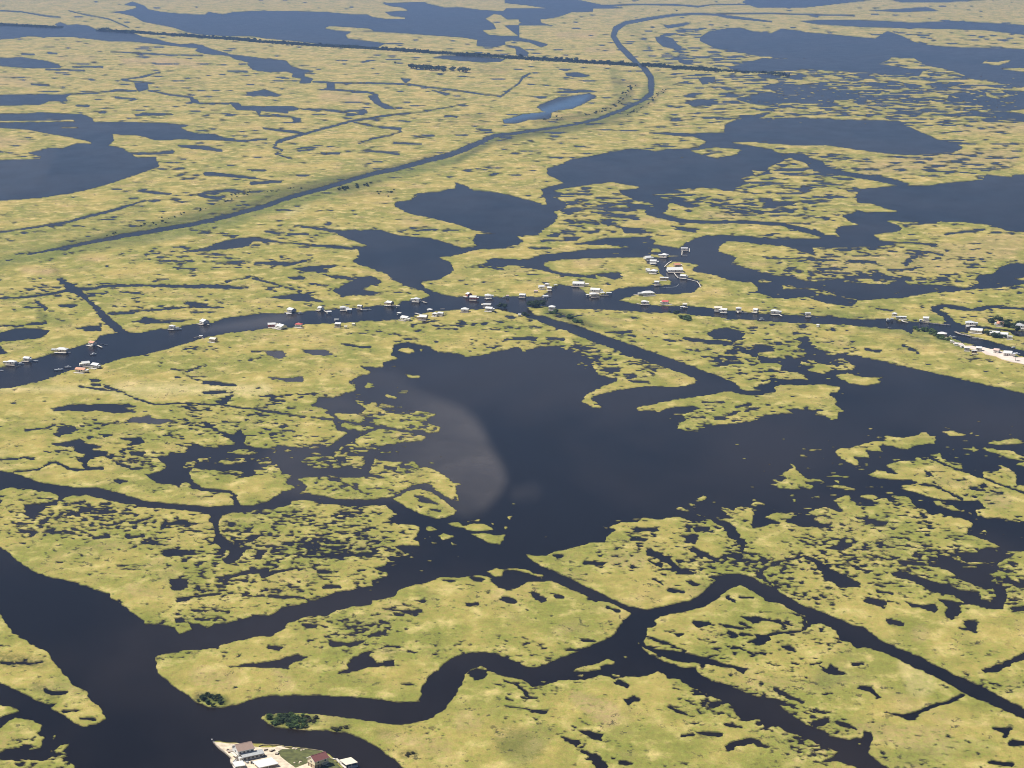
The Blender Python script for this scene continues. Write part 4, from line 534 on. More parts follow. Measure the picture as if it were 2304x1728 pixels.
# water sheet
us2 = axis(-515, -40, 2344, 2820, 6, 1.1); vs2 = axis(-142, -8, 1740, 2340, 5, 1.08)
U2, V2 = np.meshgrid(us2, vs2); X2, Y2, _ = ground(U2, V2)
i2 = np.arange(U2.size).reshape(U2.shape)
q2 = np.stack([i2[:-1, :-1].ravel(), i2[1:, :-1].ravel(), i2[1:, 1:].ravel(), i2[:-1, 1:].ravel()], axis=1)
water = grid_mesh("water", np.stack([X2.ravel(), Y2.ravel(), np.zeros(U2.size)], axis=1), q2, WATER)
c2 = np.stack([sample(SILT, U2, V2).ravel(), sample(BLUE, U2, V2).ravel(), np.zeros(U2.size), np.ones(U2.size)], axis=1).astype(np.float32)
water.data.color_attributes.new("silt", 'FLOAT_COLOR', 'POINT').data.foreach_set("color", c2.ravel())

# ------------------------------------------------------------------ air
hm = bpy.data.materials.new("haze_air"); hm.use_nodes = True; hn = hm.node_tree.nodes; hn.clear()
ho = hn.new("ShaderNodeOutputMaterial"); hv = hn.new("ShaderNodeVolumePrincipled"); hm.node_tree.links.new(hv.outputs[0], ho.inputs['Volume'])
hv.inputs['Color'].default_value = HAZE_COL; hv.inputs['Density'].default_value = HAZE_D; hv.inputs['Anisotropy'].default_value = 0.1
me = bpy.data.meshes.new("haze"); bm = bmesh.new(); bmesh.ops.create_cube(bm, size=1); bm.to_mesh(me); bm.free()
haze = bpy.data.objects.new("haze", me); COL.objects.link(haze); me.materials.append(hm); haze['kind'] = 'stuff'
haze.scale = (90000, 74000, 455); haze.location = (0, 34000, 455/2-1.6)
# ------------------------------------------------------------------ small builders
class MB:
    def __init__(s): s.v = []; s.f = []
    def add(s, vs_, fs): o = len(s.v); s.v += [tuple(v) for v in vs_]; s.f += [tuple(i+o for i in f_) for f_ in fs]; return s
    def box(s, x0, x1, y0, y1, z0, z1):
        return s.add([(x0,y0,z0),(x1,y0,z0),(x1,y1,z0),(x0,y1,z0),(x0,y0,z1),(x1,y0,z1),(x1,y1,z1),(x0,y1,z1)],
                     [(3,2,1,0),(4,5,6,7),(0,1,5,4),(1,2,6,5),(2,3,7,6),(3,0,4,7)])
    def post(s, x, y, z0, z1, r=.12): return s.box(x-r, x+r, y-r, y+r, z0, z1)
    def prism(s, pts, z0, z1):
        n_ = len(pts); A = sum(pts[i][0]*pts[(i+1) % n_][1]-pts[(i+1) % n_][0]*pts[i][1] for i in range(n_))
        if A < 0: pts = pts[::-1]
        return s.add([(p[0], p[1], z0) for p in pts]+[(p[0], p[1], z1) for p in pts], [tuple(range(n_-1, -1, -1)), tuple(range(n_, 2*n_))]+[(i, (i+1) % n_, n_+(i+1) % n_, n_+i) for i in range(n_)])
    def bar(s, p, q, w=.1, h=.1):
        p, q = Vector(p), Vector(q); d = (q-p).normalized(); sd_ = d.cross(Vector((0, 0, 1)))
        if sd_.length < .01: sd_ = Vector((1, 0, 0))
        sd_.normalize(); up = sd_.cross(d).normalized()
        vs_ = [e+sd_*a*w/2+up*b_*h/2 for e in (p, q) for a, b_ in ((-1, -1), (1, -1), (1, 1), (-1, 1))]
        return s.add(vs_, [(3,2,1,0),(4,5,6,7),(0,1,5,4),(1,2,6,5),(2,3,7,6),(3,0,4,7)])
    def mesh(s, name, mat):
        me = bpy.data.meshes.new(name); me.from_pydata(s.v, [], s.f); me.materials.append(mat); me.update(); return me
    def build(s, name, mat, parent=None, **kw):
        o = bpy.data.objects.new(name, s.mesh(name, mat)); COL.objects.link(o)
        if parent: o.parent = parent
        for k, v in kw.items(): o[k] = v
        return o
def thing(name, label, cat, loc, rz=0.0, group=None):
    o = bpy.data.objects.new(name, None); COL.objects.link(o); o.empty_display_size = .5
    o.location = loc; o.rotation_euler = (0, 0, rz); o['label'] = label; o['category'] = cat
    if group: o['group'] = group
    return o
def inst(me, name, parent, loc=(0, 0, 0), rz=0.0, sc=1.0):
    o = bpy.data.objects.new(name, me); COL.objects.link(o); o.parent = parent; o.location = loc; o.rotation_euler = (0, 0, rz); o.scale = (sc,)*3; return o

RM = {k: simple_mat("roof_"+k, c, .45, .07, .5, 0, (6, .6, 1)) for k, c in dict(white=(.76, .76, .74), cream=(.80, .74, .60), grey=(.50, .51, .50), red=(.62, .13, .11), orange=(.72, .34, .20), tan=(.42, .30, .24), maroon=(.26, .105, .095), silver=(.66, .68, .70), pink=(.66, .48, .42)).items()}
WM = {k: simple_mat("siding_"+k, c, .7, .08, .8, 0, (1, 1, 8)) for k, c in dict(white=(.78, .77, .72), tan=(.50, .40, .27), grey=(.42, .43, .44), brown=(.22, .15, .11), cream=(.75, .67, .48), red=(.45, .12, .10), blue=(.35, .42, .52)).items()}
M_DECK = simple_mat("weathered_deck_boards", (.46, .40, .33), .8, .2, .9, 0, (1, 9, 1)); M_DECKW = simple_mat("bleached_deck_boards", (.68, .63, .55), .8, .15, .9, 0, (1, 9, 1))
M_PILE = simple_mat("creosote_piling", (.09, .065, .05), .85, .2, 3); M_GLASS = simple_mat("dark_window_glass", (.02, .025, .035), .15, .1, 1)
M_HULL = simple_mat("white_gelcoat", (.80, .81, .82), .25, .05, 1); M_HULLG = simple_mat("grey_aluminium_hull", (.40, .42, .44), .4, .1, 1); M_CANVAS = simple_mat("boat_canvas", (.60, .62, .64), .8, .1, 2)
M_CONC = simple_mat("cream_concrete", (.74, .62, .46), .85, .24, .3); M_SHELL = simple_mat("crushed_shell_fill", (.78, .66, .57), .9, .14, .12); M_RAIL = simple_mat("white_painted_rail", (.80, .80, .77), .5, .05, 1)  # concrete is cream toned with stain mottling
M_LAWN = simple_mat("rough_lawn_grass", (.12, .13, .035), .95, .35, .35); M_BULK = simple_mat("timber_bulkhead", (.44, .36, .24), .85, .2, 1.2); M_DARK = simple_mat("dark_rubber_and_metal", (.025, .025, .03), .5, .2, 2)
M_BARK = simple_mat("bark", (.10, .075, .05), .9, .3, 4); M_BRICKRED = simple_mat("worn_terracotta_paving", (.42, .25, .17), .85, .2, .6)

def add_camp(lab, u, v, wpx, yaw, kind, roof, wall, dep=.62, deck=1, floor=2.3, wins=2, name="camp_house", wh=2.5, group=None, xyz=None, ln=None, dp=None, wing=False):
    m_ = mpp(v); L_ = ln or max(3.0, wpx*m_*.86); D_ = dp or max(2.6, L_*dep*1.15); yaw = R(yaw*1.8)
    p = Vector(xyz) if xyz else at(u, v, floor+wh+.6); p.z = 0
    t = thing(name, lab, "house" if name != 'boathouse' and name != 'shed' else ("boathouse" if name == 'boathouse' else 'shed'), p, yaw, group)
    hx, hy = L_/2, D_/2; z1 = floor+wh; ov = .35; rise = D_*.24
    if name == 'boathouse':
        pl = MB()
        for sx in (-1, 0, 1):
            for sy in (-1, 1): pl.post(sx*(hx-.2), sy*(hy-.2), -.8, z1, .11)
        pl.build('piling_frame', M_PILE, t, kind='stuff')
        MB().box(-hx, -hx+.9, -hy, hy, 1.0, 1.15).box(hx-.9, hx, -hy, hy, 1.0, 1.15).build('walkway', M_DECKW, t)
    else:
        pl = MB()
        nxp = max(2, int(L_/2.6)+1)
        for i in range(nxp):
            for sy in (-1, 0, 1): pl.post(-hx+.25+(L_-.5)*i/(nxp-1), sy*(hy-.25), -.8, floor, .13)
        pl.build('pilings', M_PILE, t, kind='stuff')
        wl_ = MB().box(-hx, hx, -hy, hy, floor, z1)
        if kind == 'gable': wl_.add([(-hx, -hy, z1), (-hx, hy, z1), (-hx, 0, z1+rise*.93), (hx, -hy, z1), (hx, hy, z1), (hx, 0, z1+rise*.93)], [(0, 2, 1), (3, 4, 5)])
        wall_o = wl_.build('wall', WM[wall], t)
        for i in range(wins):
            x = -hx+L_*(i+1)/(wins+1)+(.25 if i % 2 else -.2)
            MB().box(x-.45, x+.45, -hy-.04, -hy+.02, floor+.95, floor+1.95).build('window', M_GLASS, t)
        if wins:
            MB().box(-hx-.04, -hx+.02, -.5, .5, floor+.9, floor+1.9).build('window', M_GLASS, t)
            x = -hx+L_*.5; MB().box(x-.42, x+.42, -hy-.05, -hy+.02, floor+.02, floor+2.0).build('door', WM['brown'], t)
    rf = MB(); th = .14
    if kind == 'gable':
        a, c = hx+ov, hy+ov; zr = z1+rise+.12; ze = z1-.05
        rf.add([(-a,-c,ze),(a,-c,ze),(a,0,zr),(-a,0,zr),(a,c,ze),(-a,c,ze),(-a,-c,ze+th),(a,-c,ze+th),(a,0,zr+th),(-a,0,zr+th),(a,c,ze+th),(-a,c,ze+th)],
               [(3,2,1,0),(5,4,2,3),(6,7,8,9),(9,8,10,11),(0,1,7,6),(4,5,11,10),(1,2,8,7),(2,4,10,8),(3,0,6,9),(5,3,9,11)])
    elif kind == 'hip':
        a, c = hx+ov, hy+ov; zr = z1+rise+.2; rl = max(.2, a-c)
        rf.add([(-a,-c,z1),(a,-c,z1),(a,c,z1),(-a,c,z1),(-a,-c,z1+th),(a,-c,z1+th),(a,c,z1+th),(-a,c,z1+th),(-rl,0,zr),(rl,0,zr)],
               [(3,2,1,0),(0,1,5,4),(1,2,6,5),(2,3,7,6),(3,0,4,7),(4,5,9,8),(5,6,9),(6,7,8,9),(7,4,8)])
    elif kind == 'shed':
        a, c = hx+ov, hy+ov; zb = z1+rise*.7
        rf.add([(-a,-c,z1),(a,-c,z1),(a,c,zb),(-a,c,zb),(-a,-c,z1+th),(a,-c,z1+th),(a,c,zb+th),(-a,c,zb+th)], [(3,2,1,0),(4,5,6,7),(0,1,5,4),(1,2,6,5),(2,3,7,6),(3,0,4,7)])
    else:
        rf.box(-hx-ov, hx+ov, -hy-ov, hy+ov, z1, z1+th)
    ro = rf.build('roof', RM[roof], t)
    rb = MB()
    if kind in ('gable', 'hip'): 
        rr = hx+ov if kind == 'gable' else rl; rb.box(-rr, rr, -.12, .12, zr+th*.6, zr+th+.07).build('ridge_cap', RM['silver'], ro)
    if wing and random.random() < .75:
        sg = random.choice((-1, 1)); wl2 = L_*random.uniform(.28, .42); yd = D_*random.uniform(.35, .6); zt = z1-.35
        x0, x1 = sorted((sg*(hx+.0), sg*(hx+wl2))); MB().box(x0+.01, x1, -hy+.3, -hy+.3+yd, floor, zt).build('side_room', WM[wall], t)
        zb_ = zt+.5; MB().add([(x0, -hy, zt), (x1+.3, -hy, zt), (x1+.3, -hy+.6+yd, zb_), (x0, -hy+.6+yd, zb_), (x0, -hy, zt+.12), (x1+.3, -hy, zt+.12), (x1+.3, -hy+.6+yd, zb_+.12), (x0, -hy+.6+yd, zb_+.12)], [(3,2,1,0),(4,5,6,7),(0,1,5,4),(1,2,6,5),(2,3,7,6),(3,0,4,7)]).build('side_roof', RM[random.choice(('white', 'silver', 'grey', 'cream'))], t)
    if deck and name != 'boathouse' and name != 'shed':
        dw = 2.0+.25*D_; d_ = MB().box(-hx-.3, hx+.8, -hy-dw, -hy-.02, floor-.9, floor-.72)
        do = d_.build('deck', M_DECKW if random.random() < .6 else M_DECK, t)
        pl = MB(); rl_ = MB()
        for i in range(4):
            x = -hx+(L_+.3)*i/3; pl.post(x, -hy-dw+.2, -.8, floor-.9, .11); rl_.post(x, -hy-dw+.08, floor-.72, floor+.25, .05)
        rl_.box(-hx-.2, hx+.7, -hy-dw+.04, -hy-dw+.12, floor+.2, floor+.28)
        pl.build('deck_posts', M_PILE, t, kind='stuff'); rl_.build('railing', M_RAIL, do)
    return t

def add_dock(lab, pts, w=1.6, z=1.0, mat=None, name='dock', cat='dock', group=None):
    """pts: photograph readings along the walkway"""
    P_ = [at(u, v, z) for u, v in pts]; t = thing(name, lab, cat, (P_[0].x, P_[0].y, 0), 0, group); o = P_[0].copy(); o.z = 0
    dk = MB(); pl = MB(); nb = 0
    for a, b_ in zip(P_[:-1], P_[1:]):
        d = b_-a; L_ = d.length; d.normalize(); s_ = Vector((-d.y, d.x, 0))
        c = [a-o+s_*w/2, a-o-s_*w/2, b_-o-s_*w/2+d*w*.3, b_-o+s_*w/2+d*w*.3]
        dk.prism([(q.x, q.y) for q in c], z-.16, z+.004*nb); nb += 1
        k = max(1, int(L_/4))
        for i in range(k+1):
            for sg in (-1, 1):
                q = a-o+d*L_*i/k+s_*sg*(w/2+.08); pl.post(q.x, q.y, -.8, z+.45, .1)
    dk.build('deck', mat or M_DECKW, t); pl.build('pilings', M_PILE, t, kind='stuff'); return t

def boat_mesh(L_, W_, h=.75):
    m_ = MB(); st = [(-.5, .42, 0), (-.2, .5, 0), (.15, .48, .02), (.36, .3, .1), (.5, .03, .22)]
    vs_ = []
    for x, w_, r_ in st: vs_ += [(x*L_, w_*W_, h+r_), (x*L_, w_*W_*.62, -.15+r_*.5), (x*L_, -w_*W_*.62, -.15+r_*.5), (x*L_, -w_*W_, h+r_), (x*L_, w_*W_*.82, h+r_), (x*L_, w_*W_*.78, .22+r_*.6), (x*L_, -w_*W_*.78, .22+r_*.6), (x*L_, -w_*W_*.82, h+r_)]
    fs = []
    for i in range(4):
        a, b_ = i*8, i*8+8
        for p, q in ((0, 1), (1, 2), (2, 3)): fs.append((a+p, a+q, b_+q, b_+p))
        for p, q in ((3, 7), (7, 6), (6, 5), (5, 4), (4, 0)): fs.append((a+p, a+q, b_+q, b_+p))
    fs.append((3, 2, 1, 0)); fs.append((0, 4, 5, 6, 7, 3)); m_.add(vs_, fs); return m_
HULL = boat_mesh(6, 2.2).mesh('hull', M_HULL); HULLG = boat_mesh(6, 2.0, .55).mesh('hull', M_HULLG)
CABIN = MB().box(-.6, 1.0, -.75, .75, .5, 1.5).mesh('cabin', M_HULL); CANOPY = MB().box(-1.6, .9, -.95, .95, 1.95, 2.05).post(-1.5, .8, .6, 1.95, .04).post(-1.5, -.8, .6, 1.95, .04).post(.8, .8, .6, 1.95, .04).post(.8, -.8, .6, 1.95, .04).mesh('canopy', M_CANVAS)
MOTOR = MB().box(-3.35, -2.95, -.2, .2, -.1, 1.1).mesh('outboard_motor', M_DARK); CONSOLE = MB().box(-.3, .4, -.4, .4, .22, 1.25).mesh('console', M_HULL); SEAT = MB().box(-1.5, -1.1, -.8, .8, .22, .6).mesh('seat', M_CANVAS)
def add_boat(lab, u, v, L_=6, yaw=0, kind='console', z=0, xy=None, group=None):
    p = Vector(xy+(0,)) if xy else at(u, v, z+.5); p.z = z
    t = thing('motor_boat', lab, 'boat', p, R(yaw), group); s_ = L_/6
    inst(HULLG if kind == 'skiff' else HULL, 'hull', t, sc=s_); inst(MOTOR, 'outboard_motor', t, sc=s_)
    if kind == 'cabin': inst(CABIN, 'cabin', t, sc=s_)
    elif kind == 'canopy': inst(CANOPY, 'canopy', t, sc=s_); inst(CONSOLE, 'console', t, sc=s_)
    elif kind == 'console': inst(CONSOLE, 'console', t, sc=s_)
    inst(SEAT, 'seat', t, sc=s_); return t

# ------------------------------------------------------------------ camps along the channel (readings in photograph pixels)
CAMPS = [
 ("white roofed camp at the far left end of the camp channel, nearest the frame edge", 26, 812, 26, -8, 'hip', 'white', 'white'),
 ("white boxy camp second from the left edge on the north bank", 61, 804, 18, -12, 'gable', 'white', 'white'),
 ("wide white hipped camp with pinkish deck on the left north bank", 139, 784, 31, -6, 'hip', 'white', 'cream'),
 ("camp with orange and white roof just left of the side canal mouth", 208, 769, 19, -22, 'gable', 'orange', 'white'),
 ("low white camp at the water beside the orange south bank camp", 192, 815, 20, 14, 'gable', 'white', 'white'),
 ("long white camp with dark gable end on the left south bank", 216, 819, 22, -18, 'gable', 'white', 'grey'),
 ("orange and white roofed camp set back on the left south bank", 182, 829, 28, -10, 'gable', 'orange', 'cream'),
 ("small white camp right of the side canal, with a boat in front", 387, 732, 15, -8, 'hip', 'white', 'white'),
 ("white camp with slanting roof where the north bank bends left of the pale water streak", 460, 721, 20, -28, 'gable', 'white', 'white'),
 ("lone tan camp with dark front on the south bank grass, left of the red roof", 480, 761, 18, -14, 'gable', 'cream', 'tan'),
 ("white camp at the water edge, leftmost of the red roof cluster", 611, 728, 20, 6, 'gable', 'white', 'red'),
 ("large white camp with broken roofline immediately left of the red roof", 634, 732, 24, -28, 'gable', 'white', 'white'),
 ("red roofed camp with white porch on the south bank", 672, 728, 18, -6, 'hip', 'red', 'white'),
 ("steep white camp on dark piles across the channel from the red roof", 656, 695, 21, -26, 'gable', 'white', 'grey'),
 ("slanting white camp second to the right of the one across from the red roof", 722, 691, 16, -30, 'gable', 'white', 'white'),
 ("square white camp with long dock house on the middle left north bank", 772, 690, 17, 4, 'hip', 'white', 'white'),
 ("small white camp with an open slip on the middle left north bank", 810, 687, 12, -14, 'gable', 'white', 'cream'),
 ("white camp with pink deck just before the bank steps back, left of the lagoon mouth", 877, 679, 17, -18, 'gable', 'white', 'tan'),
 ("grey white hipped camp on the grassy tip left of the lagoon mouth", 937, 671, 18, -8, 'hip', 'silver', 'white'),
 ("narrow white camp standing alone on the south bank between red roof and twin roofs", 760, 727, 15, -4, 'shed', 'white', 'grey'),
 ("broad white camp on the south bank facing the lagoon mouth", 912, 713, 23, -22, 'gable', 'white', 'white'),
 ("white camp with long pointed deck right of the broad white one, south bank", 953, 711, 20, -8, 'gable', 'white', 'tan'),
 ("white roofed camp in the middle of the south bank cluster with tan yard", 979, 704, 14, -12, 'hip', 'white', 'white'),
 ("white roofed camp at the right of the south bank cluster with tan yard", 992, 703, 15, -12, 'gable', 'white', 'white'),
 ("white camp with red trim at the channel right of the lagoon mouth, slanting left", 1055, 660, 14, -35, 'gable', 'white', 'red'),
 ("low white camp with long dock right of the lagoon mouth", 1065, 667, 18, -6, 'gable', 'white', 'red'),
 ("square white camp with small dock between lagoon mouth and canal junction", 1098, 663, 17, 0, 'hip', 'white', 'white'),
 ("white camp with split roof facing the dark tree clump", 1176, 662, 16, -8, 'gable', 'white', 'white'),
 ("white camp leftmost of the cluster at the bay's west shore", 1218, 643, 15, 6, 'gable', 'white', 'white'),
 ("tall white camp at the back of the cluster at the bay's west shore", 1231, 638, 12, -6, 'hip', 'white', 'white'),
 ("white camp low at the water in the cluster at the bay's west shore", 1237, 646, 12, -10, 'gable', 'white', 'cream'),
 ("long white roofed camp with pink deck at the head of the bay", 1302, 636, 31, -5, 'gable', 'white', 'white'),
 ("white arrow shaped camp on the south bank left of the twin roofs", 1046, 694, 20, -4, 'hip', 'white', 'white'),
 ("long white roof standing in the water behind its twin, south bank", 1096, 683, 20, -3, 'flat', 'white', 'grey'),
 ("white camp nearer the grass of the twin roofs on the south bank", 1101, 692, 19, -12, 'gable', 'white', 'grey'),
 ("white box camp right of the dark tree clump at the canal junction", 1242, 689, 17, -3, 'hip', 'white', 'grey'),
 ("long white roofed camp at the back of the point east of the bay", 1340, 650, 26, -10, 'gable', 'white', 'white'),
 ("round looking white camp in front on the point east of the bay", 1335, 660, 18, 8, 'hip', 'white', 'cream'),
 ("tall white camp on the west side of the narrow cut, northernmost there", 1457, 578, 17, 14, 'gable', 'white', 'white'),
 ("white camp with stepped roofs directly below the tall one on the narrow cut", 1470, 586, 17, -4, 'gable', 'white', 'grey'),
 ("white camp on the small green islet in the water north of the cut", 1495, 572, 19, -16, 'hip', 'white', 'white'),
 ("white roofed camp at the open water with a U shaped dock", 1540, 557, 18, -2, 'flat', 'white', 'white'),
 ("big pale camp with dark underside on the west bank of the cut", 1471, 608, 19, -10, 'hip', 'white', 'grey'),
 ("small white camp attached left of the big pale one on the cut", 1458, 605, 11, -6, 'gable', 'white', 'white'),
 ("very long white camp on the east point of the cut", 1518, 605, 42, 4, 'gable', 'white', 'white'),
 ("orange roofed camp behind the very long white one", 1523, 594, 16, 10, 'gable', 'orange', 'tan'),
 ("small white camp behind the curved white seawall", 1538, 619, 16, -12, 'gable', 'white', 'grey'),
 ("white flat roofed camp with tan front on the grassy spit", 1492, 623, 17, -3, 'flat', 'white', 'tan'),
 ("small white camp with a dock at the south side of the grassy spit", 1478, 633, 12, -4, 'gable', 'white', 'grey'),
 ("large white camp with grey ramp on the east side spit", 1458, 657, 32, 6, 'hip', 'white', 'grey'),
 ("white square camp with long low dock on the channel below the large ramp camp", 1450, 677, 16, -4, 'hip', 'white', 'white'),
 ("red roofed camp behind a white dock in the right half", 1497, 677, 17, -8, 'gable', 'red', 'white'),
 ("small cream camp right of the red roof behind a white dock", 1541, 683, 11, 0, 'gable', 'cream', 'grey'),
 ("cream roofed camp left half of the joined pair right of centre", 1616, 691, 20, -4, 'gable', 'cream', 'cream'),
 ("white camp right half of the joined pair right of centre", 1629, 695, 17, -8, 'gable', 'white', 'white'),
 ("white camp with an open slip, opposite the green shrubs", 1662, 692, 14, -4, 'hip', 'white', 'grey'),
 ("small white camp with pink deck, opposite the right end of the green shrubs", 1701, 695, 13, -20, 'gable', 'white', 'white'),
 ("white camp with looping dock on the right north bank", 1743, 698, 20, -6, 'hip', 'white', 'white'),
 ("solitary white square camp on the right north bank", 1818, 703, 14, -2, 'flat', 'white', 'white'),
 ("small white camp set back behind the long roofed one, before the winding creek", 2013, 704, 12, -12, 'hip', 'white', 'white'),
 ("long white roof with dark front west of the winding creek", 2031, 711, 20, -4, 'flat', 'white', 'grey'),
 ("cream white camp with long white seawall by the winding creek mouth", 2084, 714, 15, -8, 'gable', 'white', 'white'),
 ("white roofed camp with black front on the green south bank near the right edge", 2120, 749, 24, -10, 'hip', 'white', 'brown'),
 ("grey white camp right of the winding creek mouth", 2183, 724, 24, -4, 'hip', 'silver', 'white'),
 ("biggest white two tier camp on the island near the right edge", 2198, 741, 32, -14, 'gable', 'white', 'cream'),
 ("orange roofed camp among dark trees near the right edge", 2252, 726, 19, -16, 'gable', 'orange', 'white'),
 ("grey roofed camp at the right frame edge, north bank", 2294, 730, 24, -8, 'hip', 'grey', 'white'),
 ("white camp among boats on the island, left of its group", 2241, 747, 18, -10, 'gable', 'white', 'white'),
 ("white camp among boats on the island, right of its group", 2260, 750, 20, -12, 'gable', 'white', 'white'),
 ("long low white shed at the right tip of the camp island", 2272, 755, 14, -8, 'flat', 'white', 'white'),
 ("low white camp at the west end of the pale shell strip", 2176, 781, 14, -8, 'flat', 'white', 'grey'),
 ("white flat roofed camp with dark underside beside the shell strip", 2192, 787, 13, -2, 'flat', 'white', 'brown'),
 ("white camp at the water on the shell strip, left one", 2203, 781, 15, -12, 'gable', 'white', 'white'),
 ("pink white camp in the middle of the shell strip water side", 2243, 786, 15, -20, 'gable', 'pink', 'white'),
 ("long white camp on the shell strip near the right edge", 2268, 792, 22, -10, 'gable', 'white', 'white'),
]
for c in CAMPS:
    lab, u, v, w_, yw, kd, rf_, wl_ = c
    add_camp(lab, u, v, w_*.95, yw, kd, rf_, wl_, wins=3 if w_ > 20 else 2, dep=random.uniform(.6, .85) if w_ < 25 else .5, floor=random.uniform(1.3, 1.9), wh=random.uniform(2.0, 2.5), wing=w_ > 15)
SMALL = [
 ('boathouse', "small white boathouse over the water in front of the tiny pier, left channel", 452, 754, 8, 6, 'flat', 'white'),
 ('boathouse', "white boathouse left of the camp across from the red roof", 650, 704, 13, 0, 'flat', 'white'),
 ('boathouse', "white boathouse at the end of the slanting camp's dock", 740, 700, 12, 8, 'gable', 'white'),
 ('boathouse', "long white dock house in front of the square white camp", 785, 695, 15, 0, 'gable', 'white'),
 ('boathouse', "tiny boathouse on the corner where the bank steps back", 895, 687, 8, 4, 'flat', 'cream'),
 ('boathouse', "flat white boathouse in the channel in front of the narrow lone camp", 757, 717, 11, 0, 'flat', 'white'),
 ('boathouse', "oval white boathouse left of the broad south bank camp", 898, 703, 11, -8, 'hip', 'white'),
 ('boathouse', "white boathouse in the water before the tan yard cluster", 967, 695, 13, -6, 'hip', 'white'),
 ('boathouse', "grey white boathouse on the north bank opposite the tree clump", 1227, 665, 14, 4, 'gable', 'silver'),
 ('boathouse', "white boathouse at the bay's west shore, farthest right", 1250, 639, 8, -14, 'flat', 'white'),
 ('boathouse', "white boathouse beside the stepped roof camp on the cut", 1469, 591, 16, 0, 'flat', 'white'),
 ('boathouse', "left white canopy boathouse on the point east of the bay", 1322, 662, 8, -10, 'hip', 'white'),
 ('boathouse', "middle white canopy boathouse on the point east of the bay", 1356, 657, 12, -4, 'hip', 'white'),
 ('boathouse', "right white canopy boathouse on the point east of the bay", 1370, 657, 14, -3, 'flat', 'white'),
 ('boathouse', "low white boathouse in front of the small cream camp", 1536, 689, 12, 4, 'flat', 'white'),
 ('boathouse', "white boathouse with two bays in front of the grey white camp by the creek mouth", 2177, 733, 8, 4, 'flat', 'white'),
 ('shed', "cream shed on the south bank grass right of the narrow lone camp", 796, 727, 8, -14, 'gable', 'cream'),
 ('shed', "tiny pale shed in the south bank grass behind the narrow lone camp", 778, 733, 5, 0, 'gable', 'cream'),
 ('shed', "pink white shed on the bank between square camp and split roof camp", 1142, 664, 7, 0, 'gable', 'pink'),
 ('shed', "pink roofed shed left of the cluster at the bay's west shore", 1206, 653, 10, -4, 'gable', 'pink'),
 ('shed', "tiny white shed at the west corner of the canal junction", 1169, 706, 6, 0, 'gable', 'white'),
 ('shed', "small pale shed on the south bank right of the green shrubs", 1841, 730, 5, -20, 'gable', 'white'),
 ('shed', "white shed at the water left of the long roof west of the creek", 1998, 717, 7, 0, 'hip', 'white'),
 ('shed', "smaller white shed between the long roof and its neighbour west of the creek", 2007, 715, 6, -10, 'flat', 'white'),
 ('shed', "tiny cream shed left of the seawall camp", 2072, 718, 4, 0, 'gable', 'cream'),
 ('shed', "upright white shed at the left end of the boat group on the island", 2230, 744, 6, 0, 'gable', 'white'),
 ('shed', "small white shed on the green bank below the two moored boats", 2152, 772, 10, -16, 'flat', 'white'),
 ('shed', "thin white shed left on the green bank below the two moored boats", 2142, 766, 9, -14, 'flat', 'white'),
 ('shed', "white shed between the green bank and the shell strip", 2164, 776, 9, -40, 'flat', 'white'),
]
for nm, lab, u, v, w_, yw, kd, rf_ in SMALL:
    add_camp(lab, u, v, w_*.95, yw, kd, rf_, 'white', wins=0, deck=0, floor=1.0 if nm == 'shed' else .9, wh=2.0, name=nm, dep=.6)
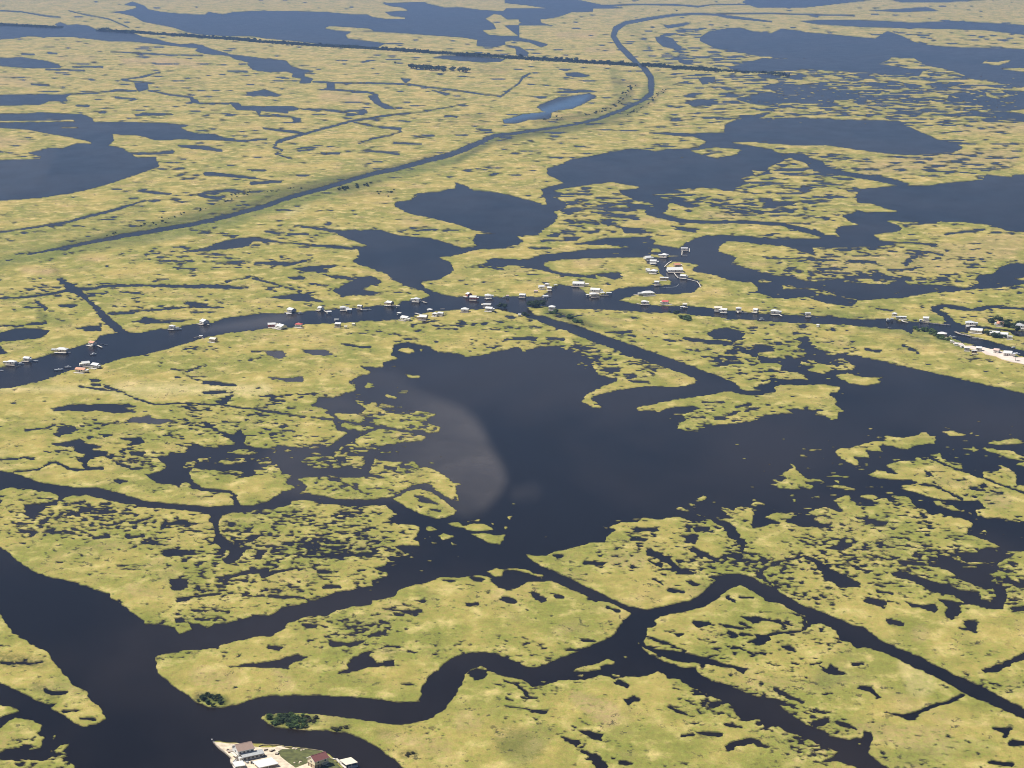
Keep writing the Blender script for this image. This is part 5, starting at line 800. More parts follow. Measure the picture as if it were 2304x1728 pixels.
DOCKS = [
 ("slanting wooden dock reaching into the channel from the orange roof at the side canal", [(218, 776), (229, 781)], 1.8),
 ("short white dock off the white camp where the north bank bends", [(462, 728), (470, 730)], 1.6),
 ("thin pier with dark piles in front of the lone boathouse, left channel", [(436, 759), (452, 757), (458, 762)], 1.2),
 ("wide deck between red roof cluster houses", [(613, 738), (628, 740)], 3.0),
 ("white deck in front of the red roofed south bank camp", [(668, 738), (683, 738)], 2.2),
 ("dock of the slanting camp left of the square camp", [(727, 697), (736, 703)], 1.5),
 ("hooked white dock around the open slip of the small north bank camp", [(812, 692), (813, 697), (826, 697)], 1.6),
 ("pink weathered deck below the camp where the bank steps back", [(872, 688), (889, 688)], 2.2),
 ("dock stepping down from the grey white camp on the grassy tip", [(944, 676), (952, 678), (959, 681)], 1.8),
 ("long pointed white deck on the south bank facing the lagoon mouth", [(934, 704), (948, 708)], 2.4),
 ("grey dock at the back of the tan yard cluster", [(990, 695), (1000, 695)], 1.6),
 ("long dock along the north bank right of the lagoon mouth", [(1042, 666), (1058, 667), (1076, 669)], 1.3),
 ("T shaped white dock below the square white camp near the junction", [(1095, 670), (1095, 673), (1101, 671)], 1.6),
 ("small dock below the split roof camp facing the tree clump", [(1172, 667), (1181, 668)], 1.8),
 ("pink deck beneath the long camp at the head of the bay", [(1284, 644), (1300, 644), (1312, 642)], 2.4),
 ("pink deck at the waterline of the point east of the bay", [(1350, 664), (1368, 664)], 2.4),
 ("left arm of the U shaped white dock in the open water", [(1535, 564), (1534, 574), (1546, 574)], 1.2),
 ("right arm of the U shaped white dock in the open water", [(1551, 559), (1551, 566)], 1.2),
 ("slanting pier from the east point of the cut", [(1495, 600), (1503, 592), (1511, 587)], 1.5),
 ("curved white seawall walk lining the inner bend of the creek", [(1516, 613), (1521, 620), (1526, 625), (1535, 625), (1552, 629), (1568, 633), (1574, 640), (1576, 646)], 1.8),
 ("dock across the front of the small camp on the grassy spit", [(1472, 642), (1486, 641)], 2.0),
 ("grey boat ramp left of the large white camp on the spit", [(1426, 663), (1440, 662)], 3.2),
 ("long low white dock on the channel below the square white camp", [(1433, 683), (1446, 685), (1461, 685)], 1.8),
 ("bright white dock in front of the red roof in the right half", [(1483, 684), (1511, 685)], 2.4),
 ("thin walkway along the bank between two camps opposite the green shrubs", [(1664, 702), (1682, 703)], 1.1),
 ("short white dock stub of the slip opposite the green shrubs", [(1660, 698), (1660, 703)], 2.0),
 ("looping white dock of the right north bank camp", [(1735, 707), (1745, 708), (1751, 706), (1759, 711)], 1.8),
 ("short T dock of the solitary square camp", [(1812, 713), (1823, 713)], 2.0),
 ("thick white dock below the long roof west of the winding creek", [(2029, 720), (2032, 723), (2042, 725)], 2.2),
 ("long thin white seawall running to the winding creek mouth", [(2072, 724), (2090, 726), (2114, 729), (2138, 731)], 1.3),
 ("low white seawall on the green south bank across from the long thin one", [(2058, 738), (2078, 740), (2100, 742)], 1.0),
 ("weathered barge like deck west of the biggest two tier camp", [(2149, 746), (2160, 751), (2172, 753), (2184, 756)], 3.0),
 ("dock below the biggest two tier camp on the island", [(2187, 760), (2200, 760), (2214, 763)], 1.6),
 ("pale walkway along the green bank towards the shell strip", [(2136, 764), (2146, 769), (2160, 771), (2168, 779)], 1.5),
 ("white seawall edge of the shell strip, right part", [(2236, 787), (2252, 790), (2280, 798), (2290, 803)], 1.6),
]
for lab, pts, w_ in DOCKS: add_dock(lab, pts, w_*(.7 if 'curved' in lab else 1), mat=M_DECK if ('pink' in lab or 'weathered' in lab or 'grey' in lab or 'thin' in lab) else None)
BOATS = [
 ("white boat at the dock below the leftmost camp", 47, 819, 7, 10, 'canopy'), ("small white boat drifting below the leftmost camp", 37, 825.5, 4.5, 8, 'skiff'), ("white boat between two others below the leftmost camp", 43, 823, 4, -4, 'skiff'),
 ("white boat entering at the left frame edge", 2.5, 833.6, 5, -8, 'console'), ("white boat at the dock of the second camp from the left", 79, 812, 6.5, -12, 'console'), ("white boat in front of the wide hipped camp", 153, 793, 6, -14, 'console'),
 ("lone white boat in mid channel left of the side canal", 210, 797, 7.5, 35, 'cabin'), ("long white boat nosing off the left south bank", 132, 832, 9, 16, 'console'), ("white cabin boat at the root of the long pier, left south bank", 153, 826, 7, 18, 'cabin'), ("small pale boat pulled up on the left south bank", 153, 838, 4.5, 5, 'skiff'),
 ("white boat moored to the left at the orange roof camp dock", 230, 774, 5, 10, 'skiff'), ("pale boat beside the orange roof camp dock end", 238, 775.5, 4, 20, 'skiff'), ("grey white boat moored in front of the small camp right of the side canal", 400, 741, 9, 14, 'canopy'),
 ("white boat at the right of the camp across from the red roof", 676, 705, 6.5, 10, 'canopy'), ("white boat below the grey white camp on the grassy tip", 957, 681, 5, -16, 'console'), ("white boat at the dock between lagoon mouth and junction", 1135, 669, 6, 6, 'canopy'),
 ("white boat below the small open slip camp", 831, 696, 5, -10, 'console'), ("small white boat under the boathouse opposite the tree clump", 1236, 668, 4.5, 20, 'skiff'), ("white boat on the south bank left of the green shrubs", 1635, 720, 6, 6, 'console'), ("white boat on the south bank right of the green shrubs", 1714, 719, 7, 12, 'canopy'),
 ("left of the two white boats moored off the green bank", 2138, 756.5, 5, -6, 'cabin'), ("right of the two white boats moored off the green bank", 2146, 758.5, 6, -10, 'cabin'), ("small white boat on the green south bank shore before the creek mouth", 2002, 738, 6, -28, 'skiff'),
 ("white boat along the shell strip at the right frame edge", 2287, 796.5, 8, -14, 'cabin'), ("second white boat behind the one along the shell strip", 2278, 799, 6, -18, 'console'), ("white boat against the grassy bank across from the shell strip", 2281, 782, 6, 8, 'canopy'), ("white boat left of the sheds in the island boat group", 2236, 745.5, 5, 30, 'console'),
 ("white boat at the lower front of the point east of the bay", 1341, 667, 6, 14, 'console'), ("white boat at the left front of the point east of the bay", 1329, 667, 5, -6, 'console'), ("white boat tied at the right edge camp", 2299, 743, 6, -20, 'canopy'), ("white boat below the stepped roof camp on the cut", 1475, 588, 6, 0, 'console'),
 ("small boat trailing a foamy wake in the creek bend", 1493, 646.5, 4.5, 178, 'skiff'), ("pale boat drawn up right of the grey boathouse on the bay", 2128, 727.5, 4, 0, 'skiff'),
]
for b_ in BOATS[:-1]: add_boat(b_[0], b_[1], b_[2], b_[3], b_[4], b_[5])
M_FOAM = simple_mat("foam", (.26, .27, .29), .8, .3, .5)
wk = [(1497, 646.6), (1506, 646.5), (1514, 646), (1521, 644.5), (1525, 642), (1527, 638.5)]
mb = MB(); P_ = [at(u, v, .02) for u, v in wk]
for k in range(len(P_)-1):
    a, b_ = P_[k], P_[k+1]; d = (b_-a).normalized(); s_ = Vector((-d.y, d.x, 0)); wa, wb = .4+.25*(5-k), .4+.25*(4-k)
    mb.add([a-s_*wa/2, b_-s_*wb/2, b_+s_*wb/2, a+s_*wa/2], [(0, 1, 2, 3)])
mb.build('wake_foam', M_FOAM, kind='stuff')

# ------------------------------------------------------------------ shell strip and built point
def sheet(name, pts_uv, z, mat, h=.6, kind='structure'):
    return MB().prism([tuple(at(u, v, z))[:2] for u, v in pts_uv], z-h, z).build(name, mat, kind=kind)
Z2 = lambda *a: [(2110+a[i]*.0904, 700+a[i+1]*.0904) for i in range(0, len(a), 2)]
sheet('shell_ground', Z2(300,705,480,790,620,800,680,860,860,860,950,890,1150,900,1300,940,1480,950,1560,1000,1700,1020,1900,1110,2000,1150,2200,1150,2600,1260,2600,1420,2200,1330,2050,1290,1850,1260,1600,1190,1450,1120,1200,1070,1080,990,960,960,850,940,700,905,620,880,540,850,400,815), 1.05, M_SHELL, .7)
z1 = lambda *a: [(460+a[i]*.08137, 1640+a[i+1]*.08137) for i in range(0, len(a), 2)]
z2 = lambda *a: [(620+a[i]*.09042, 1640+a[i+1]*.09042) for i in range(0, len(a), 2)]
sheet('concrete_yard', z1(235,350,450,372,620,398,830,408,950,400,1400,490,1560,512,1900,512,2050,470,2150,468)+z2(250,470,370,500,170,500,60,560,100,640,130,690,330,850,500,965,660,905,800,850,800,760,900,720,950,1000,1100,1250,300,1250)+z1(1500,1400,1000,1200,880,1050,720,900,720,820,760,800,560,620), .78, M_CONC, 1.3)
sheet('lawn', z2(60,552,170,492,380,480,640,492,1150,552,1400,745,1600,930,1720,1060,1900,1400,1000,1300,960,980,905,715,790,770,790,855,500,968,330,852,125,694), .70, M_LAWN, 1.1)
bk = thing('bulkhead_wall', "thin pale timber bulkhead along the river side of the built up point", "wall", (*tuple(at(*z1(1560,440)[0], .9))[:2], 0)); o_ = Vector(bk.location)
pts = [at(u, v, .9) for u, v in z1(1500,470,1600,438,1800,425,2000,440,2130,458)+z2(170,430,400,455,640,480,900,508,1160,545,1280,640,1400,740)]
cap = MB(); pst = MB()
for a, b_ in zip(pts[:-1], pts[1:]):
    cap.bar(a-o_, b_-o_, .35, .16); cap.bar(a-o_-Vector((0, 0, .7)), b_-o_-Vector((0, 0, .7)), .12, 1.2)
    k = max(1, int((b_-a).length/2))
    for i in range(k): q = a.lerp(b_, i/k)-o_; pst.post(q.x, q.y, -1.6, .12, .13)
cap.build('cap_rail', M_BULK, bk); pst.build('pilings', M_PILE, bk, kind='stuff')
bk = thing('bulkhead_wall', "timber bulkhead under the white edge of the pointed concrete yard", "wall", (*tuple(at(*z1(250,360)[0], .6))[:2], 0)); o_ = Vector(bk.location)
pts = [at(u, v, .75) for u, v in z1(235,345,400,520,560,635,760,810,715,830,715,905,880,1060,1000,1210)]; cap = MB()
for a, b_ in zip(pts[:-1], pts[1:]): cap.bar(a-o_, b_-o_, .35, .2); cap.bar(a-o_-Vector((0, 0, .8)), b_-o_-Vector((0, 0, .8)), .14, 1.3)
cap.build('cap_rail', M_DECK, bk)
mk = thing('channel_marker', "white ball topped marker post off the tip of the pointed yard", "marker", (-168.1, 1073.4, 0))
MB().post(0, 0, -1, 2.6, .1).build('post', M_PILE, mk)
bm = bmesh.new(); bmesh.ops.create_uvsphere(bm, u_segments=12, v_segments=8, radius=.42); me = bpy.data.meshes.new('ball'); bm.to_mesh(me); bm.free(); me.materials.append(M_HULL); inst(me, 'ball', mk, (0, 0, 2.9))
mk = thing('mooring_post', "short grey mooring cluster between marker and pointed yard", "post", (-167.6, 1075.1, 0)); MB().post(0, 0, -1, 1.2, .22).post(.35, .1, -1, 1.0, .18).build('pilings', M_HULLG, mk, kind='stuff')

def big_house(lab, x, y, yaw, L_, D_, z0, wh, rise, roof, wall, windows, base=.75):
    t = thing('waterfront_house', lab, 'house', (x, y, 0), R(yaw)); hx, hy = L_/2, D_/2; z1_ = z0+wh; ov = .45; a, c = hx+ov, hy+ov; th = .16
    w = MB().box(-hx, hx, -hy, hy, z0, z1_).add([(-hx, -hy, z1_), (-hx, hy, z1_), (-hx, 0, z1_+rise*.95), (hx, -hy, z1_), (hx, hy, z1_), (hx, 0, z1_+rise*.95)], [(0, 2, 1), (3, 4, 5)]).build('wall', WM[wall], t)
    p = MB()
    for i in range(5):
        for sy in (-1, 0, 1): p.post(-hx+.3+(L_-.6)*i/4, sy*(hy-.3), 0, z0, .15)
    p.build('pilings', M_PILE, t, kind='stuff')
    zr = z1_+rise+.15; ze = z1_-.08
    rf = MB().add([(-a,-c,ze),(a,-c,ze),(a,0,zr),(-a,0,zr),(a,c,ze),(-a,c,ze),(-a,-c,ze+th),(a,-c,ze+th),(a,0,zr+th),(-a,0,zr+th),(a,c,ze+th),(-a,c,ze+th)],
         [(3,2,1,0),(5,4,2,3),(6,7,8,9),(9,8,10,11),(0,1,7,6),(4,5,11,10),(1,2,8,7),(2,4,10,8),(3,0,6,9),(5,3,9,11)]).build('roof', RM[roof], t)
    # shingle courses as raised strips
    cs = MB()
    nco = int(c/.45)
    for k in range(nco):
        yy = -c+c*k/nco; zz = ze+th+(zr-ze)*k/nco
        for sg in (1, -1): cs.add([(-a, sg*yy, zz+.005), (a, sg*yy, zz+.005), (a, sg*(yy+.06), zz+.045), (-a, sg*(yy+.06), zz+.045)], [(0, 1, 2, 3) if sg == 1 else (3, 2, 1, 0)])
    cs.build('shingle_courses', RM[roof], rf, kind='stuff')
    MB().box(-a, a, -.15, .15, zr+th*.7, zr+th+.08).build('ridge_cap', RM[roof], rf)
    MB().box(-a, a, -c-.05, -c+.03, ze-.1, ze+.12).build('fascia', M_RAIL, rf)
    MB().bar((-a-.03, -c, ze), (-a-.03, 0, zr), .08, .28).bar((-a-.03, c, ze), (-a-.03, 0, zr), .08, .28).build('barge_board', M_RAIL, rf)
    for i in range(windows):
        xx = -hx+L_*(i+.5)/windows; f_ = MB().box(xx-.62, xx+.62, -hy-.07, -hy+.01, z0+.8, z0+2.1).build('window', M_RAIL, t)
        MB().box(xx-.52, xx+.52, -hy-.1, -hy-.05, z0+.9, z0+2.0).build('pane', M_GLASS, f_)
    f_ = MB().box(-hx-.07, -hx+.01, -.6, .6, z0+.8, z0+2.0).build('window', M_RAIL, t); MB().box(-hx-.1, -hx-.05, -.5, .5, z0+.9, z0+1.9).build('pane', M_GLASS, f_)
    return t
hA = big_house("two storey stilt house with tan shingle roof and white gable on the pointed yard", -148.3, 1055.4, 30, 9.2, 8.6, 3.2, 2.6, 2.2, 'tan', 'white', 4)
# lower porch wing with a grey sheet roof
pw = MB().box(-3.2, 9.0, -6.9, -4.5, .8, 3.0).build('porch_wall', WM['grey'], hA)
rp = MB().add([(-3.6,-7.6,3.0),(9.5,-7.6,3.0),(9.5,-4.35,4.3),(-3.6,-4.35,4.3),(-3.6,-7.6,3.14),(9.5,-7.6,3.14),(9.5,-4.35,4.44),(-3.6,-4.35,4.44)], [(3,2,1,0),(4,5,6,7),(0,1,5,4),(1,2,6,5),(2,3,7,6),(3,0,4,7)]).build('porch_roof', RM['grey'], hA)
sm_ = MB()
for i in range(21): sm_.bar((-3.5+i*.64, -7.6, 3.16), (-3.5+i*.64, -4.4, 4.45), .05, .06)
sm_.build('roof_seams', RM['silver'], rp, kind='stuff')
for i in range(5):
    xx = -2.0+i*2.4; f_ = MB().box(xx-.9, xx+.9, -6.97, -6.89, 1.2, 2.6).build('window', M_RAIL, hA); MB().box(xx-.8, xx+.8, -7.0, -6.95, 1.3, 2.5).build('pane', M_GLASS, f_)
MB().box(-5.0, -3.65, -7.2, -4.5, .78, 2.9).build('side_room', WM['white'], hA)
dk = MB().box(-6.4, -4.85, -4, 3, 2.9, 3.08).build('deck', M_DECKW, hA)
st_ = MB()
for i in range(8): st_.box(-6.3, -5.2, -4.3-i*.3, -4.0-i*.3, 2.85-i*.27, 2.93-i*.27)
st_.build('stairs', M_DECK, hA)
def canopy(lab, x, y, yaw, L_, D_, h, roof, cat='boathouse', slip=True):
    t = thing('dock_canopy', lab, cat, (x, y, 0), R(yaw)); hx, hy = L_/2, D_/2
    p = MB()
    for sx in (-1, 0, 1):
        for sy in (-1, 1): p.post(sx*(hx-.3), sy*(hy-.3), -1.2, h, .12)
    p.build('posts', M_RAIL, t, kind='stuff')
    r_ = MB().box(-hx, hx, -hy, hy, h, h+.14).build('roof', RM[roof], t); s_ = MB(); k = int(L_/.6)
    for i in range(k+1): s_.box(-hx+i*L_/k-.03, -hx+i*L_/k+.03, -hy, hy, h+.12, h+.19)
    s_.build('roof_seams', RM[roof], r_, kind='stuff'); MB().box(-hx-.04, hx+.04, -hy-.05, -hy+.03, h-.15, h+.1).build('fascia', M_RAIL, r_)
    if slip: MB().box(-hx, -hx+.8, -hy, hy, .8, .95).build('walkway', M_DECKW, t)
    return t
canopy("flat white boat cover at the left waterline of the pointed yard", -148.6, 1039.4, 20, 5.8, 7.0, 2.9, 'white')
hC = big_house("house with maroon roof and cream gable beside the lawn", -105.8, 1042.2, 40, 9.0, 7.0, 3.0, 2.2, 2.1, 'maroon', 'cream', 2)
MB().box(-4.2, -.2, -3.0, 3.0, .7, 2.88).build('ground_floor_wall', WM['tan'], hC)
ds = MB()
for i in range(9): ds.box(.2+i*.42, .62+i*.42, -4.3, -3.3, 2.75-i*.24, 2.83-i*.24)
ds.build('stairs', M_RAIL, hC)
MB().bar((.1, -4.3, 3.7), (4.2, -4.3, 1.6), .08, .08).bar((.1, -3.25, 3.7), (4.2, -3.25, 1.6), .08, .08).post(.1, -4.3, 2.7, 3.75, .05).post(2.1, -4.3, 1.6, 2.75, .05).post(4.2, -4.3, .7, 1.65, .05).build('stair_rail', M_RAIL, hC)
MB().box(-.3, 4.6, -4.4, -3.1, 2.72, 2.86).build('deck', M_DECKW, hC)
canopy("cream flat roofed dock cover right of the maroon roofed house", -89.3, 1043.1, 31, 7.2, 8.2, 2.8, 'cream')
add_dock("pale walkway joining the maroon roofed house to the cream dock cover", z2(1420,735,1520,745,1620,850,1730,960), 1.4, .95)
add_boat("white boat under the edge of the cream dock cover at the bottom frame edge", 0, 0, 5.5, 15, 'console', xy=(-86.7, 1041.1))
add_boat("white open boat lying on the white slab left of the stilt house", 0, 0, 4.6, 75, 'skiff', z=.85, xy=(-151.7, 1048.2))
tr = thing('utility_cart', "dark cart parked under the right end of the porch roof", "cart", (-137.3, 1054.5, .8), R(30))
MB().box(-1.3, 1.3, -.65, .65, .35, .8).build('body', M_DARK, tr); MB().box(-1.1, .7, -.6, .6, 1.6, 1.68).post(-1.05, -.55, .8, 1.6, .03).post(-1.05, .55, .8, 1.6, .03).post(.65, -.55, .8, 1.6, .03).post(.65, .55, .8, 1.6, .03).build('roof', M_CANVAS, tr)
for sx in (-.85, .85):
    for sy in (-.62, .62):
        bm = bmesh.new(); bmesh.ops.create_cone(bm, cap_ends=True, segments=12, radius1=.3, radius2=.3, depth=.18, matrix=Matrix.Rotation(math.pi/2, 4, 'X')); me = bpy.data.meshes.new('wheel'); bm.to_mesh(me); bm.free(); me.materials.append(M_DARK); inst(me, 'wheel', tr, (sx, sy, .3))
canopy("long white carport roof at the bottom frame edge right of the stilt house", -134.5, 1041.8, 30, 11.5, 9.5, 2.5, 'white', 'carport', False)
for k, (xx, yy, L_, W_, lb) in enumerate([(-156.0, 1060.7, 3.2, 2.6, "brown crate on the concrete left of the stilt house"), (-133.2, 1061.9, 3.0, 1.2, "brown wooden bench box between yard and lawn, left one"), (-130.0, 1057.6, 2.4, 1.5, "dark box between yard and lawn, right one"), (-150.5, 1050.8, 3.0, 2.2, "terracotta coloured crate beside the white slab")]):
    t = thing('storage_crate', lb, 'crate', (xx, yy, .8), R(20+30*k)); MB().box(-L_/2, L_/2, -W_/2, W_/2, 0, .7).build('box', M_BRICKRED if k in (0, 3) else WM['brown'], t); MB().box(-L_/2-.05, L_/2+.05, -W_/2-.05, W_/2+.05, .7, .78).build('lid', M_DECK, t)
for k, (q, lb, c_, sz_) in enumerate([(z1(1700, 590), "dark plank stack near the top right corner of the porch roof", M_PILE, (2.2, .8, .4)), (z1(1330, 950), "dark outboard crate in front of the porch windows", M_DARK, (1.8, 1.2, 1.0)), (z1(1180, 940), "grey crate left of the dark one in front of the porch", M_HULLG, (1.4, 1.2, .8)), (z1(650, 600), "small brown crate against the left bulkhead", M_BARK, (1.4, 1.0, .7)), (z2(1130, 720), "pale cooler under the maroon roofed house stairs", M_HULL, (1, .6, .5)), (z2(1060, 900), "wooden crate under the maroon roofed house", M_DECK, (1.6, 1.2, .9)), (z1(2000, 690), "black tub at the lawn corner", M_DARK, (1.1, .9, .6)), (z1(1900, 600), "brown board pile at the lawn corner", M_BARK, (2.6, .7, .35))]):
    p = at(*q[0], .8); t = thing('storage_crate', lb, 'crate', (p.x, p.y, .78), R(25+17*k)); MB().box(-sz_[0]/2, sz_[0]/2, -sz_[1]/2, sz_[1]/2, 0, sz_[2]).build('box', c_, t); MB().box(-sz_[0]/2-.05, sz_[0]/2+.05, -sz_[1]/2-.05, sz_[1]/2+.05, sz_[2], sz_[2]+.08).build('lid', c_, t)
rip = [(z2(450,490)[0], 1.4), (z2(520,500)[0], 1.0), (z2(640,530)[0], .9), (z2(700,520)[0], .8), (z2(470,840)[0], .9), (z2(620,820)[0], 1.1), (z2(590,850)[0], .7)]
ms = MB(); st0 = at(*rip[0][0], .7)
def rock_mesh(seed):
    rr = random.Random(seed); bm = bmesh.new(); bmesh.ops.create_icosphere(bm, subdivisions=2, radius=1)
    for v_ in bm.verts: v_.co *= rr.uniform(.78, 1.15); v_.co.z *= .55
    me = bpy.data.meshes.new('rock'); bm.to_mesh(me); bm.free(); me.materials.append(M_CONC); return me
RK = rock_mesh(3)
for k, (q, s_) in enumerate(rip):
    p = at(*q, .75); o = inst(RK, 'rock', None, (p.x, p.y, .78), k*.9, s_*.7); o['label'] = 'pale concrete rubble lump scattered on the lawn of the built up point'; o['category'] = 'rock'; o['group'] = 'rubble lumps on the lawn'

# ------------------------------------------------------------------ trees and shrubs
def leaf_mat(name, c1, c2):
    m, n, l, b = new_mat(name); oi = n.new("ShaderNodeObjectInfo"); g = n.new("ShaderNodeNewGeometry")
    t = noise_node(n, l, .9, 3, .6, g.outputs['Position']); s_ = mathn(n, l, 'ADD', mathn(n, l, 'MULTIPLY', oi.outputs['Random'], .45), mathn(n, l, 'MULTIPLY', t.outputs[0], .6), True)
    s2 = mathn(n, l, 'ADD', mathn(n, l, 'MULTIPLY', g.outputs['Random Per Island'], .4), mathn(n, l, 'MULTIPLY', s_, .7), True)
    l.new(mixc(n, l, s2, c1, c2), b.inputs['Base Color']); b.inputs['Roughness'].default_value = .8; b.inputs['Specular IOR Level'].default_value = .15; return m
M_LEAF = leaf_mat("dark_tree_leaves", (.018, .032, .014), (.05, .075, .028)); M_BUSH = leaf_mat("bright_shrub_leaves", (.035, .07, .02), (.10, .15, .045)); M_SCRUB = leaf_mat("brown_scrub_leaves", (.05, .045, .02), (.11, .10, .045))
def crown_mesh(name, mat, n_leaf, rx, rz, z0, seed, leaf=.5):
    rr = random.Random(seed); m_ = MB(); lobes = []
    for k in range(7): a = rr.uniform(0, 6.28); q = rr.uniform(.1, .62); lobes.append((Vector((math.cos(a)*q*rx, math.sin(a)*q*rx, z0+rz*rr.uniform(.35, 1.25))), rr.uniform(.34, .6)))
    for c, r_ in lobes:
        bm = bmesh.new(); bmesh.ops.create_icosphere(bm, subdivisions=1, radius=1)
        m_.add([c+Vector((v_.co.x*rx*r_*.8*rr.uniform(.8, 1.1), v_.co.y*rx*r_*.8*rr.uniform(.8, 1.1), v_.co.z*rz*r_*.8)) for v_ in bm.verts], [tuple(v_.index for v_ in f_.verts) for f_ in bm.faces]); bm.free()
    for k in range(n_leaf):
        c, r_ = rr.choice(lobes); d = Vector((rr.gauss(0, 1), rr.gauss(0, 1), rr.gauss(.25, 1))).normalized(); p = c+Vector((d.x*rx*r_, d.y*rx*r_, d.z*rz*r_))*rr.uniform(.82, 1.2)
        a = Vector((rr.gauss(0, 1), rr.gauss(0, 1), rr.gauss(0, 1))).normalized(); b2 = d.cross(a).normalized(); a = (d*.5+a*.5+b2*.2).normalized(); s_ = leaf*rr.uniform(.6, 1.3)
        m_.add([p-a*s_*.5, p+b2*s_*.5, p+a*s_*.5, p-b2*s_*.5], [(0, 1, 2, 3)])
    return m_.mesh(name, mat)
def trunk_mesh(h, r_=.22):
    m_ = MB(); n_ = 6
    vs_ = [(math.cos(i*6.283/n_)*r_*k, math.sin(i*6.283/n_)*r_*k, z) for z, k in ((-.4, 1.3), (h*.5, .8), (h, .35)) for i in range(n_)]
    m_.add(vs_, [(j*n_+i, j*n_+(i+1) % n_, (j+1)*n_+(i+1) % n_, (j+1)*n_+i) for j in range(2) for i in range(n_)])
    for a in (.4, 2.5, 4.6): m_.bar((0, 0, h*.45), (math.cos(a)*h*.22, math.sin(a)*h*.22, h*.75), r_*.6, r_*.6)
    return m_.mesh('trunk', M_BARK)
TR = [crown_mesh('crown', M_LEAF, 170, 5.0, 3.6, 2.2, s_, 1.3) for s_ in range(5)]; TT = trunk_mesh(6.5, .3)
SH = [crown_mesh('foliage', M_LEAF, 90, 2.6, 1.3, .1, 20+s_, .7) for s_ in range(4)]
BU = [crown_mesh('foliage', M_BUSH, 900, 3.2, 1.8, .2, 40+s_, .34) for s_ in range(4)]; SC = [crown_mesh('foliage', M_SCRUB, 600, 2.2, 1.2, .1, 60+s_, .3) for s_ in range(3)]; BD = [crown_mesh('foliage', M_LEAF, 800, 3.0, 2.0, .2, 80+s_, .36) for s_ in range(3)]
STM = trunk_mesh(1.6, .12)
rnd = random.Random(5)
def add_tree(p, s_, lab, grp, crowns=TR, trunk=TT, name='tree', cat='tree', part='crown', sz=1.0):
    t = bpy.data.objects.new(name, None); COL.objects.link(t); t.location = (p.x, p.y, .5); t.rotation_euler = (0, 0, rnd.uniform(0, 6.28)); t['label'] = lab; t['category'] = cat
    if grp: t['group'] = grp
    c = inst(rnd.choice(crowns), part, t, sc=s_); c.scale = (s_*rnd.uniform(.85, 1.15), s_*rnd.uniform(.85, 1.15), s_*sz*rnd.uniform(.8, 1.2))
    inst(trunk, 'trunk' if part == 'crown' else 'stem', t, sc=s_); return t
def along(pts):
    L_ = [0]
    for a, b_ in zip(pts[:-1], pts[1:]): L_.append(L_[-1]+(b_-a).length)
    def f_(s_):
        s_ *= L_[-1]
        for k in range(len(pts)-1):
            if s_ <= L_[k+1] or k == len(pts)-2: return pts[k].lerp(pts[k+1], (s_-L_[k])/(L_[k+1]-L_[k]+1e-6))
    return f_, L_[-1]
TL = [('00 0 205 250 218 500 230', 46, .7), ('00 820 250 1100 268 1500 295 2100 338|10 0 345 100 348', 96, .95), ('10 100 348 600 383 1000 405 1500 440 2212 482', 0, 0), ('20 0 478 600 512 1085 540', 0, 0)]
line_l = "dark tree in the long straight tree line crossing the far marsh"
def tl_row(spec, n_, s_, lab, grp, jit=3.0):
    f_, L_ = along([at(u, v, 0) for u, v in tile_pts(spec)])
    for i in range(n_):
        p = f_((i+rnd.uniform(.1, .9))/n_); p.x += rnd.gauss(0, jit*.8); p.y += rnd.gauss(0, jit*6); add_tree(p, s_*1.45*rnd.uniform(.5, 1.35), lab, grp, sz=.8)
G1 = "trees of the far straight tree line"
tl_row('00 -100 200 0 205 250 218 500 230', 30, .7, line_l, G1); tl_row('00 820 252 1100 270 1500 297 2100 340|10 0 345', 80, .95, line_l, G1); tl_row('10 0 345 600 383 1000 405 1500 440 2212 482', 90, .85, line_l, G1); tl_row('20 0 480 600 515 1085 545', 55, 1.1, line_l, G1); tl_row('20 1145 540 1400 563 1750 588', 42, .85, line_l, G1); tl_row('20 1750 588 2212 608|30 150 622', 14, .45, line_l, G1)
for k in range(44):
    q = rnd.choice([('10', 1310, 1590, 530, 590), ('10', 1310, 1590, 530, 590), ('10', 1630, 1790, 558, 592)]); f_ = rnd.random(); uu = q[1]+(q[2]-q[1])*f_; vv = q[3]+20+(q[4]-q[3])*(.3+.5*f_)*rnd.uniform(.6, 1.1)
    u, v = tile_pts(f'10 {uu} {vv}')[0]; add_tree(at(u, v), 2.3*rnd.uniform(.8, 1.2), "dark rounded tree in the isolated grove standing in the far marsh", "trees of the isolated far grove", sz=.62)
u, v = tile_pts('10 1185 535')[0]; add_tree(at(u, v), 1.0, "single small dark tree left of the isolated far grove", None)
for lab, q in (("left dark tree blob north of the far canal bend", '20 1275 95'), ("right dark tree blob north of the far canal bend", '20 1425 98')): u, v = tile_pts(q)[0]; add_tree(at(u, v), 1.3, lab, None)
ORD = ['first', 'second', 'third', 'fourth', 'fifth', 'sixth', 'seventh', 'eighth', 'ninth', 'tenth', 'eleventh', 'twelfth', 'thirteenth', 'fourteenth', 'fifteenth', 'sixteenth', 'seventeenth', 'eighteenth', 'nineteenth', 'twentieth', 'twenty first', 'twenty second', 'twenty third', 'twenty fourth', 'twenty fifth', 'twenty sixth', 'twenty seventh', 'twenty eighth', 'twenty ninth', 'thirtieth']
def ordinal(objs, lab):
    if len(objs) > 30: return
    objs = sorted(objs, key=lambda o: o.location.x/o.location.y); w_ = lab.split()
    for i, o in enumerate(objs):
        pre = 'leftmost' if i == 0 else 'rightmost' if i == len(objs)-1 else ORD[i]+' from left,'
        o['label'] = ' '.join((pre+' '+lab).split()[:16])
